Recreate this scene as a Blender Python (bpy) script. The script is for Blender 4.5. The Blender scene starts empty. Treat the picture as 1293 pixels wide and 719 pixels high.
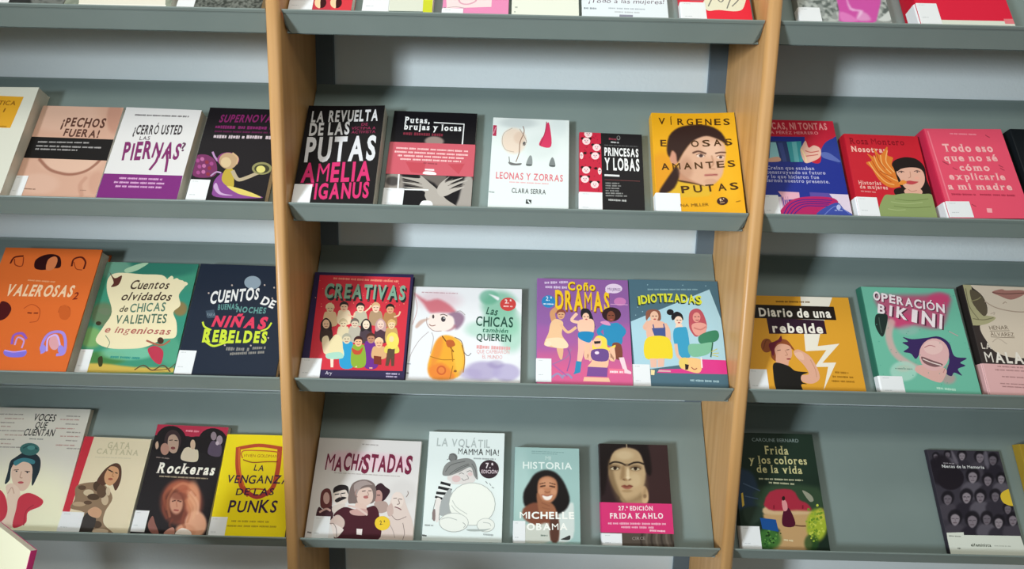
import bpy, bmesh, math, random
import numpy as np
from mathutils import Vector, Matrix

# ------------------------------------------------------------------ camera, light, exposure
CAM_LOC=(-0.00549,-1.01726,1.34953)
CAM_RIGHT=(0.999706,0.005850,0.023547)
CAM_UP=(-0.024164,0.152881,0.987949)
CAM_BACK=(0.002179,-0.988227,0.152977)
CAM_LENS=20.4296

SC = bpy.context.scene
COL = SC.collection
SC.view_settings.view_transform = 'Standard'
SC.view_settings.look = 'None'
SC.view_settings.gamma = 1.0
SC.view_settings.use_curve_mapping = False
SC.view_settings.exposure = -0.24

cam_data = bpy.data.cameras.new('camera')
cam = bpy.data.objects.new('camera', cam_data)
COL.objects.link(cam)
cam_data.sensor_width = 36.0
cam_data.lens = CAM_LENS
cam_data.clip_start = 0.02
cam.matrix_world = Matrix(((CAM_RIGHT[0], CAM_UP[0], CAM_BACK[0], CAM_LOC[0]),
                           (CAM_RIGHT[1], CAM_UP[1], CAM_BACK[1], CAM_LOC[1]),
                           (CAM_RIGHT[2], CAM_UP[2], CAM_BACK[2], CAM_LOC[2]),
                           (0, 0, 0, 1)))
SC.camera = cam

world = bpy.data.worlds.new('library_room')
SC.world = world
world.use_nodes = True
world.node_tree.nodes['Background'].inputs[0].default_value = (.86, .89, .82, 1)
world.node_tree.nodes['Background'].inputs[1].default_value = .25


def area(name, loc, target, sx, sy, watts, col, spread=180):
    d = bpy.data.lights.new(name, 'AREA')
    d.shape = 'RECTANGLE'
    d.size, d.size_y, d.energy, d.color = sx, sy, watts, col
    d.spread = math.radians(spread)
    o = bpy.data.objects.new(name, d)
    COL.objects.link(o)
    o.location = loc
    o.rotation_euler = (Vector(target) - Vector(loc)).to_track_quat('-Z', 'Y').to_euler()
    return o


# tall window of the reading room, to the left of the photographer
area('window_light', (-3.5, -3.35, 1.45), (.14, .1, 1.2), .62, 1.1, 10.0, (.85, .94, 1.0), 30)
# two rows of fluorescent tubes on the ceiling, parallel to the shelves
area('ceiling_tube_light', (-.3, -2.05, 2.95), (-.3, -1.2, 1.0), 3.6, .5, 38, (1.0, .98, .88))
area('ceiling_tube_light', (-.3, -.72, 2.95), (-.3, -.5, 1.0), 3.6, .4, 15, (1.0, .98, .88))

# ------------------------------------------------------------------ layout of the shelving (metres)
ROW_Z=[1.6141, 1.2944, 0.9748, 0.6551]   # height of each shelf's fold
ALPHA=0.5202      # slope of the display plates from the vertical
BETA=0.9960       # the lip's rise from the horizontal
FOLD_Y=0.0301; PLATE=0.3017; LIP=0.0387; POST_Y=0.1805; POST_W=0.0354; PANEL_T=0.0238; HALF=.405
LIP_ANGLE=1.0950

# the covers: label, group, row, [left edge, width, height, thickness in 0.1 mm], turn, paper colour,
# spine colour, hardback, lift of a curled cover, printed artwork (0.1 mm on the cover, from its lower left corner), parts
BOOKS=[
('thick cream paperback with an ochre title panel, cut off by the left edge','books face out on the second shelves',1,[-10966,1801,2363,280],.0174,'#dcdccf','#d8d6c8',0,0,[
('P','#dfa52e',[395,2188,1576,2139,1542,1433,320,1465]),('T','#8a5a18','TICA',[1150,1953,1471,1945,96],1,0,0,0),('T','#8a5a18','I',[1291,1788,1318,1785,87],0,0,0,0),('D','#a8761e',[1189,1478,1503,1456,39]),],[
]),
('skin-toned paperback with a black strip across a bare torso photo','books face out on the second shelves',1,[-9152,1546,2178,120],0,'#cfa48f','#cfa48f',0,0,[
('g','#ddb8a4',[407,1978,718,22,108,-376],.6,.5),('g','#b98673',[1429,1967,147,4,87,-375],.7,.5),('g','#dcb7a2',[897,924,522,16,61,-222],.9,.5),('g','#d9b3a0',[449,475,359,11,66,-210],.6,.5),('gl','#8e5c4b',61,[306,981,537,784,776,700,995,681,1220,757,1365,908,1428,1033],.8),('gl','#b27f6b',85,[1259,606,1206,462,1291,256],.4),('g','#c0907c',[1526,507,180,5,60,-246],.5,.5),('T','#59382f','¡PECHOS',[481,1723,1293,1715,205],2,.3,0,0),
('T','#59382f','FUERA!',[577,1500,1246,1488,167],2,.3,0,0),('P','#171516',[-23,1474,1587,1451,1563,989,-23,1009]),('D','#a8a4a4',[156,1361,1108,1366,35]),('D','#a8a4a4',[152,1274,1371,1265,35]),('D','#a8a4a4',[158,1205,947,1198,34]),('D','#8a6a5a',[214,363,426,355,28]),('D','#a07a6a',[1234,358,1354,355,21]),],[
('spine_label','#e6e8ea',[0,179,221,629],[]),
]),
('white paperback with tall purple handlettered title and a purple strip below','books face out on the second shelves',1,[-7515,1438,2033,220],-0.02,'#dcdada','#e0dede',0,0,[
('D','#5a5558',[207,1867,1231,1876,38]),('T','#3a3438','¿CERRÓ USTED',[285,1439,1183,1478,204],2,0,0,0),('T','#5a5054','LAS',[440,1315,630,1327,81],1,0,0,0),('T','#7d2b66','PIER',[235,876,753,930,379],2,.35,0,0),('T','#7d2b66','NAS',[756,950,1256,945,330],2,.3,0,0),('L','#7d2b66',46,[892,1093,871,861,804,697]),('L','#7d2b66',46,[1001,1130,1071,900,1098,672]),('T','#5f3a55','?',[1269,1111,1343,1120,186],1,0,0,0),
('P','#7a2a76',[-8,576,1429,598,1445,110,5,69]),('D','#d6a6ce',[305,495,1079,501,41]),('D','#d6a6ce',[234,407,1157,417,41]),('D','#d6a6ce',[285,326,1110,336,41]),],[
]),
('black paperback with dim purple title and a yellow and purple figure','books face out on the second shelves',1,[-5963,1417,2173,150],-0.012,'#1b181c','#1b181c',0,0,[
('T','#7a245e','SUPERNOVAS',[236,1847,1306,1888,169],2,0,0,.15),('D','#7a2560',[196,1735,1326,1748,73]),('D','#5d1d48',[204,1637,1312,1646,43]),('D','#c8b8c0',[210,1522,789,1524,78]),('D','#c8b8c0',[825,1536,1329,1536,78]),('S','#74305e',[21,668,-40,1050,141,1121,343,1011,436,773,356,647]),('E','#a04a86',[33,986,36,1,11,-42]),('E','#b86a9a',[109,1021,37,1,11,-42]),('E','#8a3040',[210,959,36,1,10,-42]),
('E','#a04a86',[95,859,36,1,11,-41]),('E','#b86a9a',[174,877,36,1,10,-41]),('E','#8a3040',[283,832,36,1,10,-41]),('E','#a04a86',[100,733,36,1,11,-40]),('E','#b86a9a',[192,751,36,1,10,-41]),('E','#8a3040',[286,707,36,1,10,-40]),('E','#a04a86',[301,929,36,1,10,-42]),('C','#b48ab8',37,[270,1175,328,1077,398,997]),('C','#b898c0',29,[348,677,426,757,512,744]),('S','#84468c',[440,603,567,746,716,565,828,418,1137,339,1351,252,547,241,441,407]),
('S','#c2a0c8',[447,437,588,294,829,286,604,338,480,528]),('S','#b8a03c',[580,809,715,829,791,567,795,447,682,473,557,606]),('S','#d6c468',[682,473,933,427,1190,340,1341,263,1149,275,899,332]),('E','#8a3a78',[588,1028,202,6,34,-156]),('E','#b89a78',[594,1002,168,5,38,-175]),('E','#d0b890',[559,969,95,3,24,-110]),('C','#c8a880',31,[643,1169,754,1072,761,942]),('C','#b3a488',71,[725,781,855,615,1022,671,1184,763,1330,799]),
('E','#8d8a5c',[1241,866,182,5,22,-133]),('E','#3a3a28',[1242,859,138,4,16,-95]),('E','#d4cc78',[1225,846,83,2,13,-76]),],[
('spine_label','#e6e8ea',[0,137,360,587],[]),
]),
('thick orange hardback with white title and small drawn heads','books face out on the third shelves',2,[-10212,1931,2487,300],0,'#da6a2e','#d2622a',1,0,[
('C','#5a1a10',35,[203,2154,240,2277,400,2310]),('C','#8a3418',20,[253,2237,311,2117,449,2100,421,2282]),('S','#2c0a0e',[708,2066,675,2228,794,2333,974,2367,1140,2302,1211,2100,1073,2056,855,2022]),('S','#d27a4c',[920,2235,1027,2319,1110,2240,1092,2056,950,2024]),('C','#5a1a10',35,[1424,2126,1425,2269,1564,2313,1672,2214,1678,2072]),('C','#8a3418',16,[1444,2208,1527,2068,1649,2043]),('T','#f2cda8','VALEROSAS',[311,1475,1605,1484,232],2,0,0,.12),
('T','#7a2414','2',[1643,1424,1734,1435,144],1,0,0,.2),('D','#eba070',[660,1802,1200,1776,36]),('S','#4a1014',[283,1329,428,1325,538,1196,496,1023,356,991]),('L','#7a2c14',27,[875,1136,945,1130]),('L','#7a2c14',27,[997,1131,1065,1133]),('C','#b04a20',15,[772,1222,896,1305,1078,1209,1111,990,974,947]),('C','#b85424',19,[1454,1159,1472,1279,1629,1263,1686,1084,1592,1022]),('S','#c65c26',[1454,1219,1538,1313,1673,1184,1667,1024,1529,1041]),
('C','#8a5ac0',46,[771,524,758,683,894,726,1008,629]),('C','#c09ad8',31,[834,506,845,645,976,589,983,450]),('S','#8070d8',[674,384,866,349,1084,394,1075,283,857,262,714,298]),('C','#b8a0f0',23,[683,392,861,364,1074,401]),('C','#a088dc',54,[1388,361,1344,558,1418,739,1636,764,1754,608,1799,371,1681,329]),('E','#dba0a8',[1557,563,97,2,45,-142]),('C','#c8b0f0',34,[1469,403,1420,639,1562,702,1694,487]),
('E','#9a8ae0',[1382,440,60,1,25,-79]),('E','#9a8ae0',[1724,429,60,1,28,-86]),],[
]),
('green storybook with a cream cloud holding a brush-lettered title','books face out on the third shelves',2,[-8234,1843,2376,140],0,'#3f8f74','#3f8f74',1,0,[
('g','#2b6f60',[1119,2300,772,32,57,-228],.9,.5),('g','#6f9a86',[224,2225,311,13,62,-225],.8,.5),('g','#67795a',[234,1267,252,8,70,-248],.9,.5),('g','#8fae60',[115,806,231,7,60,-206],.7,.5),('g','#2f8a78',[1814,1319,241,8,119,-503],.6,.5),('g','#4a7a3a',[463,404,426,11,38,-135],.8,.5),('g','#9c7040',[1685,1424,138,5,35,-145],.8,.5),('g','#7fc2a4',[896,517,496,13,37,-136],.8,.5),('g','#57a284',[1686,573,235,6,68,-274],.7,.5),
('gp','#cdb052',[-51,256,425,308,1100,251,1866,253,1853,168,-11,124],26,1),('S','#e9dcb6',[165,1755,121,2032,281,2144,776,2126,1165,2118,1334,2004,1465,2047,1684,1942,1598,1715,1674,1497,1572,1348,1685,1135,1727,853,1494,804,1259,665,1006,606,523,603,228,740,294,1021,377,1326]),('S','#e9dcb6',[1222,1887,1339,2099,1412,2045,1336,1854]),('S','#e9dcb6',[1327,1891,1455,2058,1528,2004,1440,1858]),('S','#e9dcb6',[1431,1895,1571,2017,1644,1963,1545,1862]),
('S','#e9dcb6',[1501,1898,1648,1990,1721,1936,1614,1865]),('S','#a3c4a4',[399,2224,647,2349,843,2384,663,2220,461,2151]),('S','#5a2f27',[112,2152,243,2029,373,2087,358,1892,219,1842,246,1944]),('S','#6a7a60',[97,1335,211,1410,366,1344,290,1251]),('E','#3a3020',[184,1088,53,2,12,-42]),('T','#4a3a30','Cuentos',[588,1808,1348,1832,178],1,.25,0,.25),('T','#4a3a30','olvidados',[480,1572,1452,1595,168],1,.25,0,.25),
('T','#4f4a3c','de',[512,1330,672,1343,122],1,0,0,.25),('T','#587a68','CHICAS',[718,1327,1400,1371,180],1,.2,0,0),('T','#4c6a58','VALIENTES',[499,1084,1479,1136,177],1,.2,0,0),('T','#b06258','e ingeniosas',[336,910,1600,898,133],1,.2,0,.25),('S','#b8384e',[1258,603,1392,669,1559,570,1581,348,1514,322,1370,427]),('E','#4a2c20',[1460,775,61,2,17,-66]),('C','#a8604a',34,[1198,768,1384,703,1522,690,1635,780]),
('C','#5a4030',23,[1114,201,1256,289,1446,199,1620,298,1782,183]),('C','#5a4030',17,[1446,199,1737,233,1870,372]),('D','#2c8a84',[593,434,1155,422,47]),('S','#3a3a20',[365,401,437,437,485,270,425,251]),('C','#7a8a70',14,[387,849,502,713,476,592]),],[
('spine_label','#e6e8ea',[0,118,234,568],[]),
]),
('navy hardback with a grey moon and white, red and lime hand lettering','books face out on the third shelves',2,[-6323,1889,2291,220],-0.0122,'#1c2637','#1c2637',1,0,[
('E','#8b9ba9',[1100,1929,164,4,26,-137]),('g','#a0b0bc',[1059,1958,70,2,12,-61],.5,.5),('E','#b8a8a0',[708,1854,17,0,4,-19]),('E','#b8a8a0',[1347,1882,17,0,3,-19]),('E','#b8a8a0',[287,1674,17,0,4,-19]),('E','#b8a8a0',[1544,1837,17,0,3,-19]),('E','#b8a8a0',[1619,812,17,0,3,-17]),('E','#b8a8a0',[824,640,16,0,4,-17]),('E','#b8a8a0',[1317,652,16,0,3,-17]),('E','#b8a8a0',[1548,1612,17,0,3,-18]),('T','#e4e4e4','CUENTOS',[351,1472,1277,1580,245],2,.35,0,.08),
('T','#e4e4e4','DE',[1334,1497,1598,1405,161],2,.2,0,0),('T','#5e908c','BUENAS',[537,1331,913,1366,116],2,.25,0,0),('T','#5e908c','NOCHES',[902,1304,1474,1293,122],2,.25,0,0),('P','#3e4d5c',[310,1308,467,1340,545,1177,379,1159]),('T','#7a8a98','PARA',[357,1194,511,1205,71],0,0,0,0),('T','#d83a5a','NIÑAS',[481,1010,1519,1004,225],3,.3,0,.2),('T','#c6d83a','REBELDES',[381,697,1597,716,232],3,.35,0,0),
('C','#c6d83a',34,[307,1076,362,989,493,930]),('C','#c6d83a',34,[1462,947,1569,1001,1622,1108]),('C','#c6d83a',40,[427,715,605,618,784,673,876,709]),('D','#83807c',[865,574,1299,574,67]),('D','#83807c',[958,476,1603,535,59]),('D','#83807c',[1360,603,1620,622,53]),],[
('spine_label','#e6e8ea',[0,64,321,514],[]),
]),
('large white softcover with a woman in blue bun and red jacket','books face out on the bottom shelves',3,[-10814,1928,2468,100],0,'#d9d6cb','#d9d6cb',0,0,[
('g','#f0efcf',[1275,345,1163,24,308,-940],.9,.9),('T','#2b2b2b','VOCES',[777,2210,1233,2203,145],1,.1,0,.1),('T','#2b2b2b','QUE',[859,2060,1107,2055,131],1,.1,0,.1),('T','#2b2b2b','CUENTAN',[674,1903,1302,1904,138],1,.1,0,.1),('D','#8a8a88',[825,1840,1131,1836,27]),('D','#97918a',[8,2325,561,2329,28]),('D','#b39a90',[180,2241,578,2241,28]),('D','#97918a',[25,2156,414,2155,28]),('D','#b39a90',[154,2080,360,2074,28]),
('D','#97918a',[123,1991,672,1994,28]),('D','#b39a90',[294,1908,688,1907,28]),('D','#97918a',[142,1817,528,1816,27]),('D','#b39a90',[272,1734,476,1728,27]),('D','#97918a',[236,1663,780,1665,27]),('D','#97918a',[1453,2319,1744,2315,28]),('D','#b98f88',[1343,2247,1756,2246,28]),('D','#97918a',[1482,2158,1743,2153,28]),('D','#b98f88',[1305,2064,1696,2063,28]),('D','#97918a',[1553,1991,1842,1987,28]),('D','#b98f88',[1448,1908,1858,1908,28]),
('D','#97918a',[1584,1825,1843,1820,27]),('D','#b98f88',[1409,1729,1797,1728,27]),('D','#97918a',[1652,1669,1938,1665,27]),('S','#24313a',[649,1456,864,1597,1141,1488,1233,1278,1217,1067,1168,934,1058,1273,847,1403,655,1282,690,1036,616,951,600,1186,583,1377]),('E','#3c6e6c',[900,1633,201,5,41,-124]),('C','#2a5456',28,[764,1653,886,1715,1052,1641]),('E','#54908c',[922,1665,80,2,15,-47]),('S','#dcbfac',[666,1321,851,1391,1046,1311,1120,1084,1102,895,998,825,832,907,696,1112]),
('S','#3e7e8a',[660,1386,828,1460,1063,1420,1068,1343,853,1384,720,1303]),('S','#e3ccba',[656,903,774,963,969,817,1033,485,1028,151,812,104,683,478,744,700]),('L','#5a4038',15,[716,1219,805,1229]),('L','#5a4038',16,[945,1202,1043,1196]),('C','#b08a78',15,[877,1192,880,1086,932,1072]),('E','#b8525a',[929,985,59,1,7,-22]),('E','#26303a',[775,1197,20,0,5,-15]),('E','#26303a',[1000,1180,20,0,5,-15]),('C','#c9a593',19,[739,774,780,888,864,777]),
('S','#c43648',[531,807,689,736,831,481,823,299,681,260]),('S','#c43648',[991,706,1167,792,1467,672,1463,550,1253,435,1271,236,1043,152,1001,485]),('C','#a32a3c',19,[1245,199,1208,453,1320,565]),],[
]),
('beige paperback with a red stripe and a figure in a patterned hood','books face out on the bottom shelves',3,[-8867,1387,1865,140],-0.02,'#dfd2b3','#c6303f',0,0,[
('P','#c6303f',[-2,1871,193,1869,142,409,161,49,-11,45]),('T','#bfb594','GATA',[524,1653,994,1659,122],1,0,1,0),('T','#bfb594','CATTANA',[335,1538,1199,1537,102],1,0,1,0),('D','#c9bfa2',[330,1467,1066,1472,19]),('S','#8c735a',[135,907,510,989,730,917,913,704,843,456,869,244,1076,97,1174,39,659,29,459,205,425,416,138,485,172,655]),('E','#5c4634',[250,873,81,2,13,-43]),('E','#cbb899',[409,784,104,3,19,-61]),
('E','#4a3828',[534,912,72,2,28,-93]),('E','#4e3b2a',[530,710,124,3,19,-61]),('E','#c4ae90',[772,670,72,2,32,-104]),('E','#5c4634',[660,822,98,3,38,-123]),('E','#b59c7e',[281,565,129,3,13,-43]),('E','#5c4634',[450,600,81,2,11,-37]),('E','#c9b497',[791,825,46,1,24,-80]),('E','#4e3b2a',[749,211,97,2,20,-66]),('E','#cdb59c',[850,93,161,3,15,-48]),('S','#38322f',[438,325,561,450,705,301,671,44,446,39]),
('S','#c99d7c',[497,448,619,528,772,455,744,332,573,359]),('S','#55382a',[509,1036,612,1253,778,1367,915,1301,982,1050,934,845,805,997,660,931,548,975]),('S','#cb9870',[631,1134,699,1294,856,1273,916,1126,878,999,791,934,680,994]),('L','#3a2418',23,[674,1236,773,1195]),('L','#3a2418',19,[832,1187,879,1173]),('E','#9c5440',[770,1059,49,1,7,-22]),('C','#a8744e',16,[799,1186,784,1123,822,1108]),],[
('spine_label','#e6e8ea',[0,15,439,417],[]),
]),
('black paperback with cream slab title above a woman with wild auburn hair','books face out on the bottom shelves',3,[-7429,1486,2143,140],-0.0193,'#1f1a1c','#1f1a1c',0,0,[
('P','#b12e49',[-9,2150,1490,2157,1479,1946,-13,1922]),('E','#1c1618',[357,1834,318,9,72,-293]),('E','#1c1618',[1222,1837,306,9,62,-280]),('P','#1c1618',[5,1852,1469,1858,1487,1613,16,1608]),('E','#b12e49',[742,2050,181,5,30,-128]),('D','#e0909c',[615,2039,887,2033,42]),('E','#3a2a2c',[393,1828,173,5,53,-217]),('S','#b39684',[290,1895,398,1951,515,1831,531,1622,436,1585,331,1686]),('E','#b08474',[273,1656,89,2,29,-117]),
('L','#2a1c1c',17,[323,1833,383,1841]),('L','#2a1c1c',17,[433,1836,490,1830]),('E','#7a3c3c',[436,1682,48,1,7,-28]),('S','#c9a890',[52,1748,87,1802,134,1698,99,1645]),('S','#d0c2aa',[660,1660,751,1715,897,1684,968,1634,978,1440,661,1466]),('S','#1a1414',[761,1715,755,1891,846,1904,912,1772,912,1667,844,1717]),('E','#c9ab92',[825,1769,52,1,23,-98]),('S','#55485a',[1176,1605,1191,1850,1338,1819,1422,1751,1429,1559]),
('E','#8d7c84',[1213,1957,59,2,19,-85]),('E','#9a8a94',[1352,1883,63,2,20,-91]),('E','#c0b0b8',[1320,1818,35,1,9,-42]),('D','#8a7a74',[139,1490,412,1473,24]),('T','#f2eee2','Rockeras',[218,1195,1384,1198,196],2,0,1,.12),('D','#a89880',[300,1127,1284,1121,30]),('g','#7d4234',[867,653,418,10,102,-423],1,.35),('g','#b3674c',[853,784,336,8,67,-279],.9,.5),('g','#d99b76',[1094,691,134,3,84,-359],.8,.6),
('g','#5c3226',[733,584,220,5,75,-308],.8,.4),('g','#c79077',[761,634,127,3,44,-182],1,.4),('g','#d9a182',[1241,273,215,5,55,-239],1,.3),('g','#d09474',[1073,142,198,4,30,-126],1,.4),('gl','#3a201a',23,[675,681,734,689],.9),('gl','#3a201a',23,[781,690,851,678],.9),('gl','#8c3c38',29,[748,520,833,515],.9),('gl','#a0563c',52,[599,516,484,775,603,977],.5),('gl','#c07a58',52,[697,389,582,679,653,911],.5),
('gl','#cf8a66',53,[653,911,799,1008,1016,954],.5),('gl','#a85a40',53,[770,848,922,918,1105,790],.5),('gl','#e0ac88',53,[970,787,1150,594,1169,368],.5),('gl','#b8724f',53,[943,687,1073,495,1068,301],.5),('gl','#8a4632',53,[542,678,532,514,639,356],.5),('gl','#e6b898',53,[1005,854,1185,660,1230,466],.5),('gl','#7c3c2a',52,[763,326,736,230,842,137],.5),('gl','#8a4a34',52,[964,460,969,299,1041,205],.5),
('g','#c79077',[770,624,120,3,44,-182],1,.5),('gl','#3a201a',23,[679,668,736,682],.9),('gl','#3a201a',23,[782,683,854,665],.9),('gl','#b07058',26,[762,657,797,569],.7),('gl','#8c3c38',29,[758,507,836,502],.9),('g','#7d4234',[789,766,168,4,17,-72],.7,.8),('S','#e9ddd2',[899,122,995,188,1155,144,1192,56,910,50]),('S','#8c5c52',[309,220,356,381,442,255,564,61,411,80]),('S','#b88270',[661,70,736,166,831,184,861,58]),
],[
('spine_label','#e6e8ea',[0,84,274,473],[]),
]),
('bright yellow paperback with a red brushed mouth outline around its title','books face out on the bottom shelves',3,[-5889,1495,1995,160],0,'#f0da1a','#f0da1a',0,0,[
('C','#b9482c',69,[294,1720,689,1786,1145,1740]),('C','#b9482c',103,[275,1713,340,1346,481,996,638,843]),('C','#b9482c',95,[1124,1740,1153,1357,1120,1006,1012,855]),('C','#a83a3a',83,[617,867,828,791,1026,865]),('C','#d46a30',34,[294,1720,367,1347,524,996]),('C','#c4602c',24,[397,1529,358,1629,468,1681,1019,1671,1130,1621,1113,1521]),('C','#8a3020',20,[420,1496,617,1448,919,1469,1121,1471]),('C','#b9482c',25,[666,868,685,936,948,934,997,879]),
('T','#b0641e','VIVIEN GOLDMAN',[409,1552,1108,1551,57],0,.2,0,0),('T','#341c40','LA',[665,1292,867,1288,117],1,.3,0,.1),('T','#341c40','VENGANZA',[157,1047,1414,1054,152],1,.3,0,.1),('T','#341c40','DE LAS',[388,814,1145,836,129],1,.3,0,.1),('T','#341c40','PUNKS',[291,490,1248,513,226],1,.3,0,.1),('D','#b09a20',[406,337,1183,338,38]),('D','#b09a20',[330,249,1308,254,37]),],[
('spine_label','#e6e8ea',[0,15,320,407],[]),
]),
('black paperback filled with huge white and magenta block capitals','books face out on the second shelves',1,[-4017,1459,2128,250],0,'#171517','#171517',0,.006,[
('T','#d2d2d5','LA',[95,1756,327,1763,245],2,0,0,0),('T','#d2d2d5','REVUELTA',[419,1770,1354,1790,250],2,0,0,0),('T','#d2d2d5','DE LAS',[101,1456,849,1496,276],2,0,0,0),('T','#d6d6da','PUTAS',[97,897,1394,940,519],2,0,0,0),('T','#d0306c','AMELIA',[98,461,1354,504,398],2,0,0,0),('T','#d0306c','TIGANUS',[204,116,1363,155,315],2,0,0,0),('T','#8a3050','DE',[1056,1677,1178,1676,59],1,0,0,0),('T','#8a3050','VÍCTIMA A',[882,1588,1336,1591,59],1,0,0,0),
('T','#8a3050','ACTIVISTA',[892,1504,1339,1507,59],1,0,0,0),],[
('spine_label','#e6e8ea',[0,15,324,415],[]),
]),
('black paperback wrapped by a coral paper band over crossed hands','books face out on the second shelves',1,[-2446,1591,2230,120],-0.014,'#151317','#151317',0,0,[
('g','#93817a',[820,1569,180,3,9,-110],1,.4),('gp','#8f8780',[5,808,257,847,349,526,20,454],37,1),('g','#2a2728',[134,681,127,3,11,-97],.7,.5),('gp','#a39b94',[1444,808,1599,779,1607,153,1323,145,1363,362],30,1),('gp','#6c645f',[601,821,1107,833,1018,542,896,667],30,1),('S','#ada59d',[260,775,607,757,635,822,818,665,978,525,1144,341,1376,162,926,150,755,378,716,497,330,567,709,566,291,669,644,661]),
('S','#b8b0a8',[959,515,1008,669,1164,818,1089,703,1417,807,1176,657,1517,761,1210,579,1456,616,1244,485,1138,419,1029,401]),('L','#6a625c',12,[300,717,675,636]),('L','#6a625c',12,[324,628,695,572]),('L','#6a625c',12,[1090,687,1224,771]),('L','#6a625c',12,[1151,625,1420,749]),('L','#6a625c',12,[1184,553,1453,664]),('T','#f0f0f0','Putas,',[218,1966,697,1969,136],2,0,1,0),('T','#f0f0f0','brujas y locas',[219,1814,1309,1819,134],2,0,1,0),
('L','#e8e8e8',26,[784,1991,1354,1978,1350,1495]),('D','#7d2c3c',[221,1719,968,1713,70]),('L','#e8e8e8',28,[233,862,248,523]),('L','#e8e8e8',27,[322,516,797,521]),('S','#e6e6e6',[689,251,734,299,867,293,898,195,689,189]),],[
('paper_band','#c85563',[0,830,1591,1522],[('P','#bf4351',[331,1096,704,1087,682,856,453,877]),('P','#bf4351',[1117,1078,1426,1101,1329,870]),('D','#f0c4c4',[125,1392,1481,1369,41]),('D','#f0c4c4',[105,1310,1485,1288,41]),('D','#f0c4c4',[172,1230,1419,1214,40]),('D','#f0c4c4',[224,1154,1353,1143,40]),('D','#8f3442',[661,1086,919,1071,33]),('S','#eeeaea',[683,849,706,905,876,899,910,841]),('P','#eeeaea',[701,961,871,958,874,925,704,928])]),
('spine_label','#e6e8ea',[0,83,366,533],[]),
]),
('white paperback with pale watercolour figures and a small red cape','books face out on the second shelves',1,[-547,1445,2124,120],-0.0191,'#e0e7e5','#e0e7e5',0,0,[
('g','#c2caca',[474,2019,340,10,5,-119],.8,.8),('g','#e3cfbd',[411,1614,229,7,12,-285],.95,.35),('g','#d4b8a4',[515,1683,112,3,5,-133],.6,.5),('g','#cfd8d6',[913,1496,307,9,6,-263],.6,.9),('g','#d2dcdc',[1242,1974,142,4,3,-238],.5,.9),('C','#b3a394',12,[366,1897,216,1774,190,1574,262,1412,416,1367]),('C','#8c6c5a',16,[567,1947,594,1819,524,1584,517,1354,466,1158]),('E','#585858',[604,1560,28,1,2,-46]),
('C','#9a8a80',12,[507,1884,643,1620,577,1519]),('S','#6e6e6e',[326,1148,454,1120,569,1129,538,1084,373,1079]),('L','#7a7a7a',15,[332,1258,350,1117]),('S','#8c9292',[653,1093,710,1294,758,1270,763,1090]),('S','#7c8282',[1079,1099,1123,1274,1168,1243,1192,1086]),('P','#4a5050',[652,1112,762,1109,763,1084,653,1087]),('P','#4a5050',[1087,1109,1192,1106,1192,1083,1088,1087]),('S','#d23a60',[1019,2029,1071,2003,1110,1525,895,1529,914,1662,979,1797]),
('C','#a82c4c',16,[1013,2070,989,1831,901,1529]),('P','#b03252',[-7,1950,69,1945,71,1703,-5,1707]),('D','#e0a0b0',[12,1751,55,1904,20]),('T','#d9707c','LEONAS Y ZORRAS',[109,784,1338,771,141],1,0,0,0),('D','#e6a6ac',[362,719,1095,712,25]),('T','#565a5a','CLARA SERRA',[412,498,1031,491,98],1,0,0,0),('P','#333636',[678,372,777,365,774,277,675,284]),('P','#e0e7e5',[715,364,774,284,745,283,700,342]),('D','#9aa4a4',[1,499,98,490,37]),
],[
]),
('small black paperback with a red patterned strip of white faces','books face out on the second shelves',1,[1101,1170,1838,120],-0.02,'#1d1b1d','#c2263f',0,0,[
('P','#c2263f',[-5,1844,395,1839,412,166,-6,155]),('L','#8c1730',11,[107,1127,101,1105]),('L','#8c1730',11,[244,1729,222,1701]),('L','#8c1730',11,[110,1512,133,1492]),('L','#8c1730',11,[324,1215,330,1201]),('L','#8c1730',10,[254,738,255,715]),('L','#8c1730',11,[261,1731,273,1709]),('L','#8c1730',11,[123,1771,140,1751]),('L','#8c1730',10,[284,726,293,700]),('L','#8c1730',10,[167,816,165,789]),('L','#8c1730',11,[338,1690,322,1674]),
('L','#8c1730',11,[371,1265,377,1249]),('L','#8c1730',11,[203,1324,197,1302]),('L','#8c1730',10,[236,695,244,668]),('L','#8c1730',10,[334,594,341,581]),('L','#8c1730',10,[335,625,353,605]),('L','#8c1730',11,[278,1545,293,1523]),('L','#8c1730',11,[118,1729,134,1700]),('L','#8c1730',10,[57,814,53,800]),('L','#8c1730',10,[130,854,147,843]),('L','#8c1730',11,[240,1755,250,1737]),('L','#8c1730',10,[342,606,343,579]),
('L','#8c1730',11,[127,1712,132,1700]),('L','#8c1730',11,[90,1294,95,1280]),('L','#8c1730',10,[41,733,33,706]),('L','#8c1730',11,[346,1337,344,1317]),('L','#8c1730',11,[255,1067,258,1045]),('L','#8c1730',11,[362,1178,359,1154]),('L','#8c1730',11,[103,1428,125,1408]),('L','#8c1730',11,[215,1797,211,1775]),('L','#8c1730',11,[29,1037,35,1025]),('L','#8c1730',11,[248,1226,256,1208]),('L','#8c1730',10,[279,895,258,882]),
('L','#8c1730',10,[269,625,259,606]),('L','#8c1730',11,[234,1407,228,1390]),('L','#8c1730',11,[155,1065,147,1047]),('L','#8c1730',11,[298,1779,302,1754]),('L','#8c1730',11,[129,1527,143,1512]),('L','#8c1730',11,[87,1261,96,1247]),('L','#8c1730',11,[135,1388,150,1369]),('L','#8c1730',11,[330,1598,323,1575]),('L','#8c1730',11,[342,1246,330,1232]),('L','#8c1730',11,[210,1569,224,1543]),('L','#8c1730',11,[83,1456,97,1433]),
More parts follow.
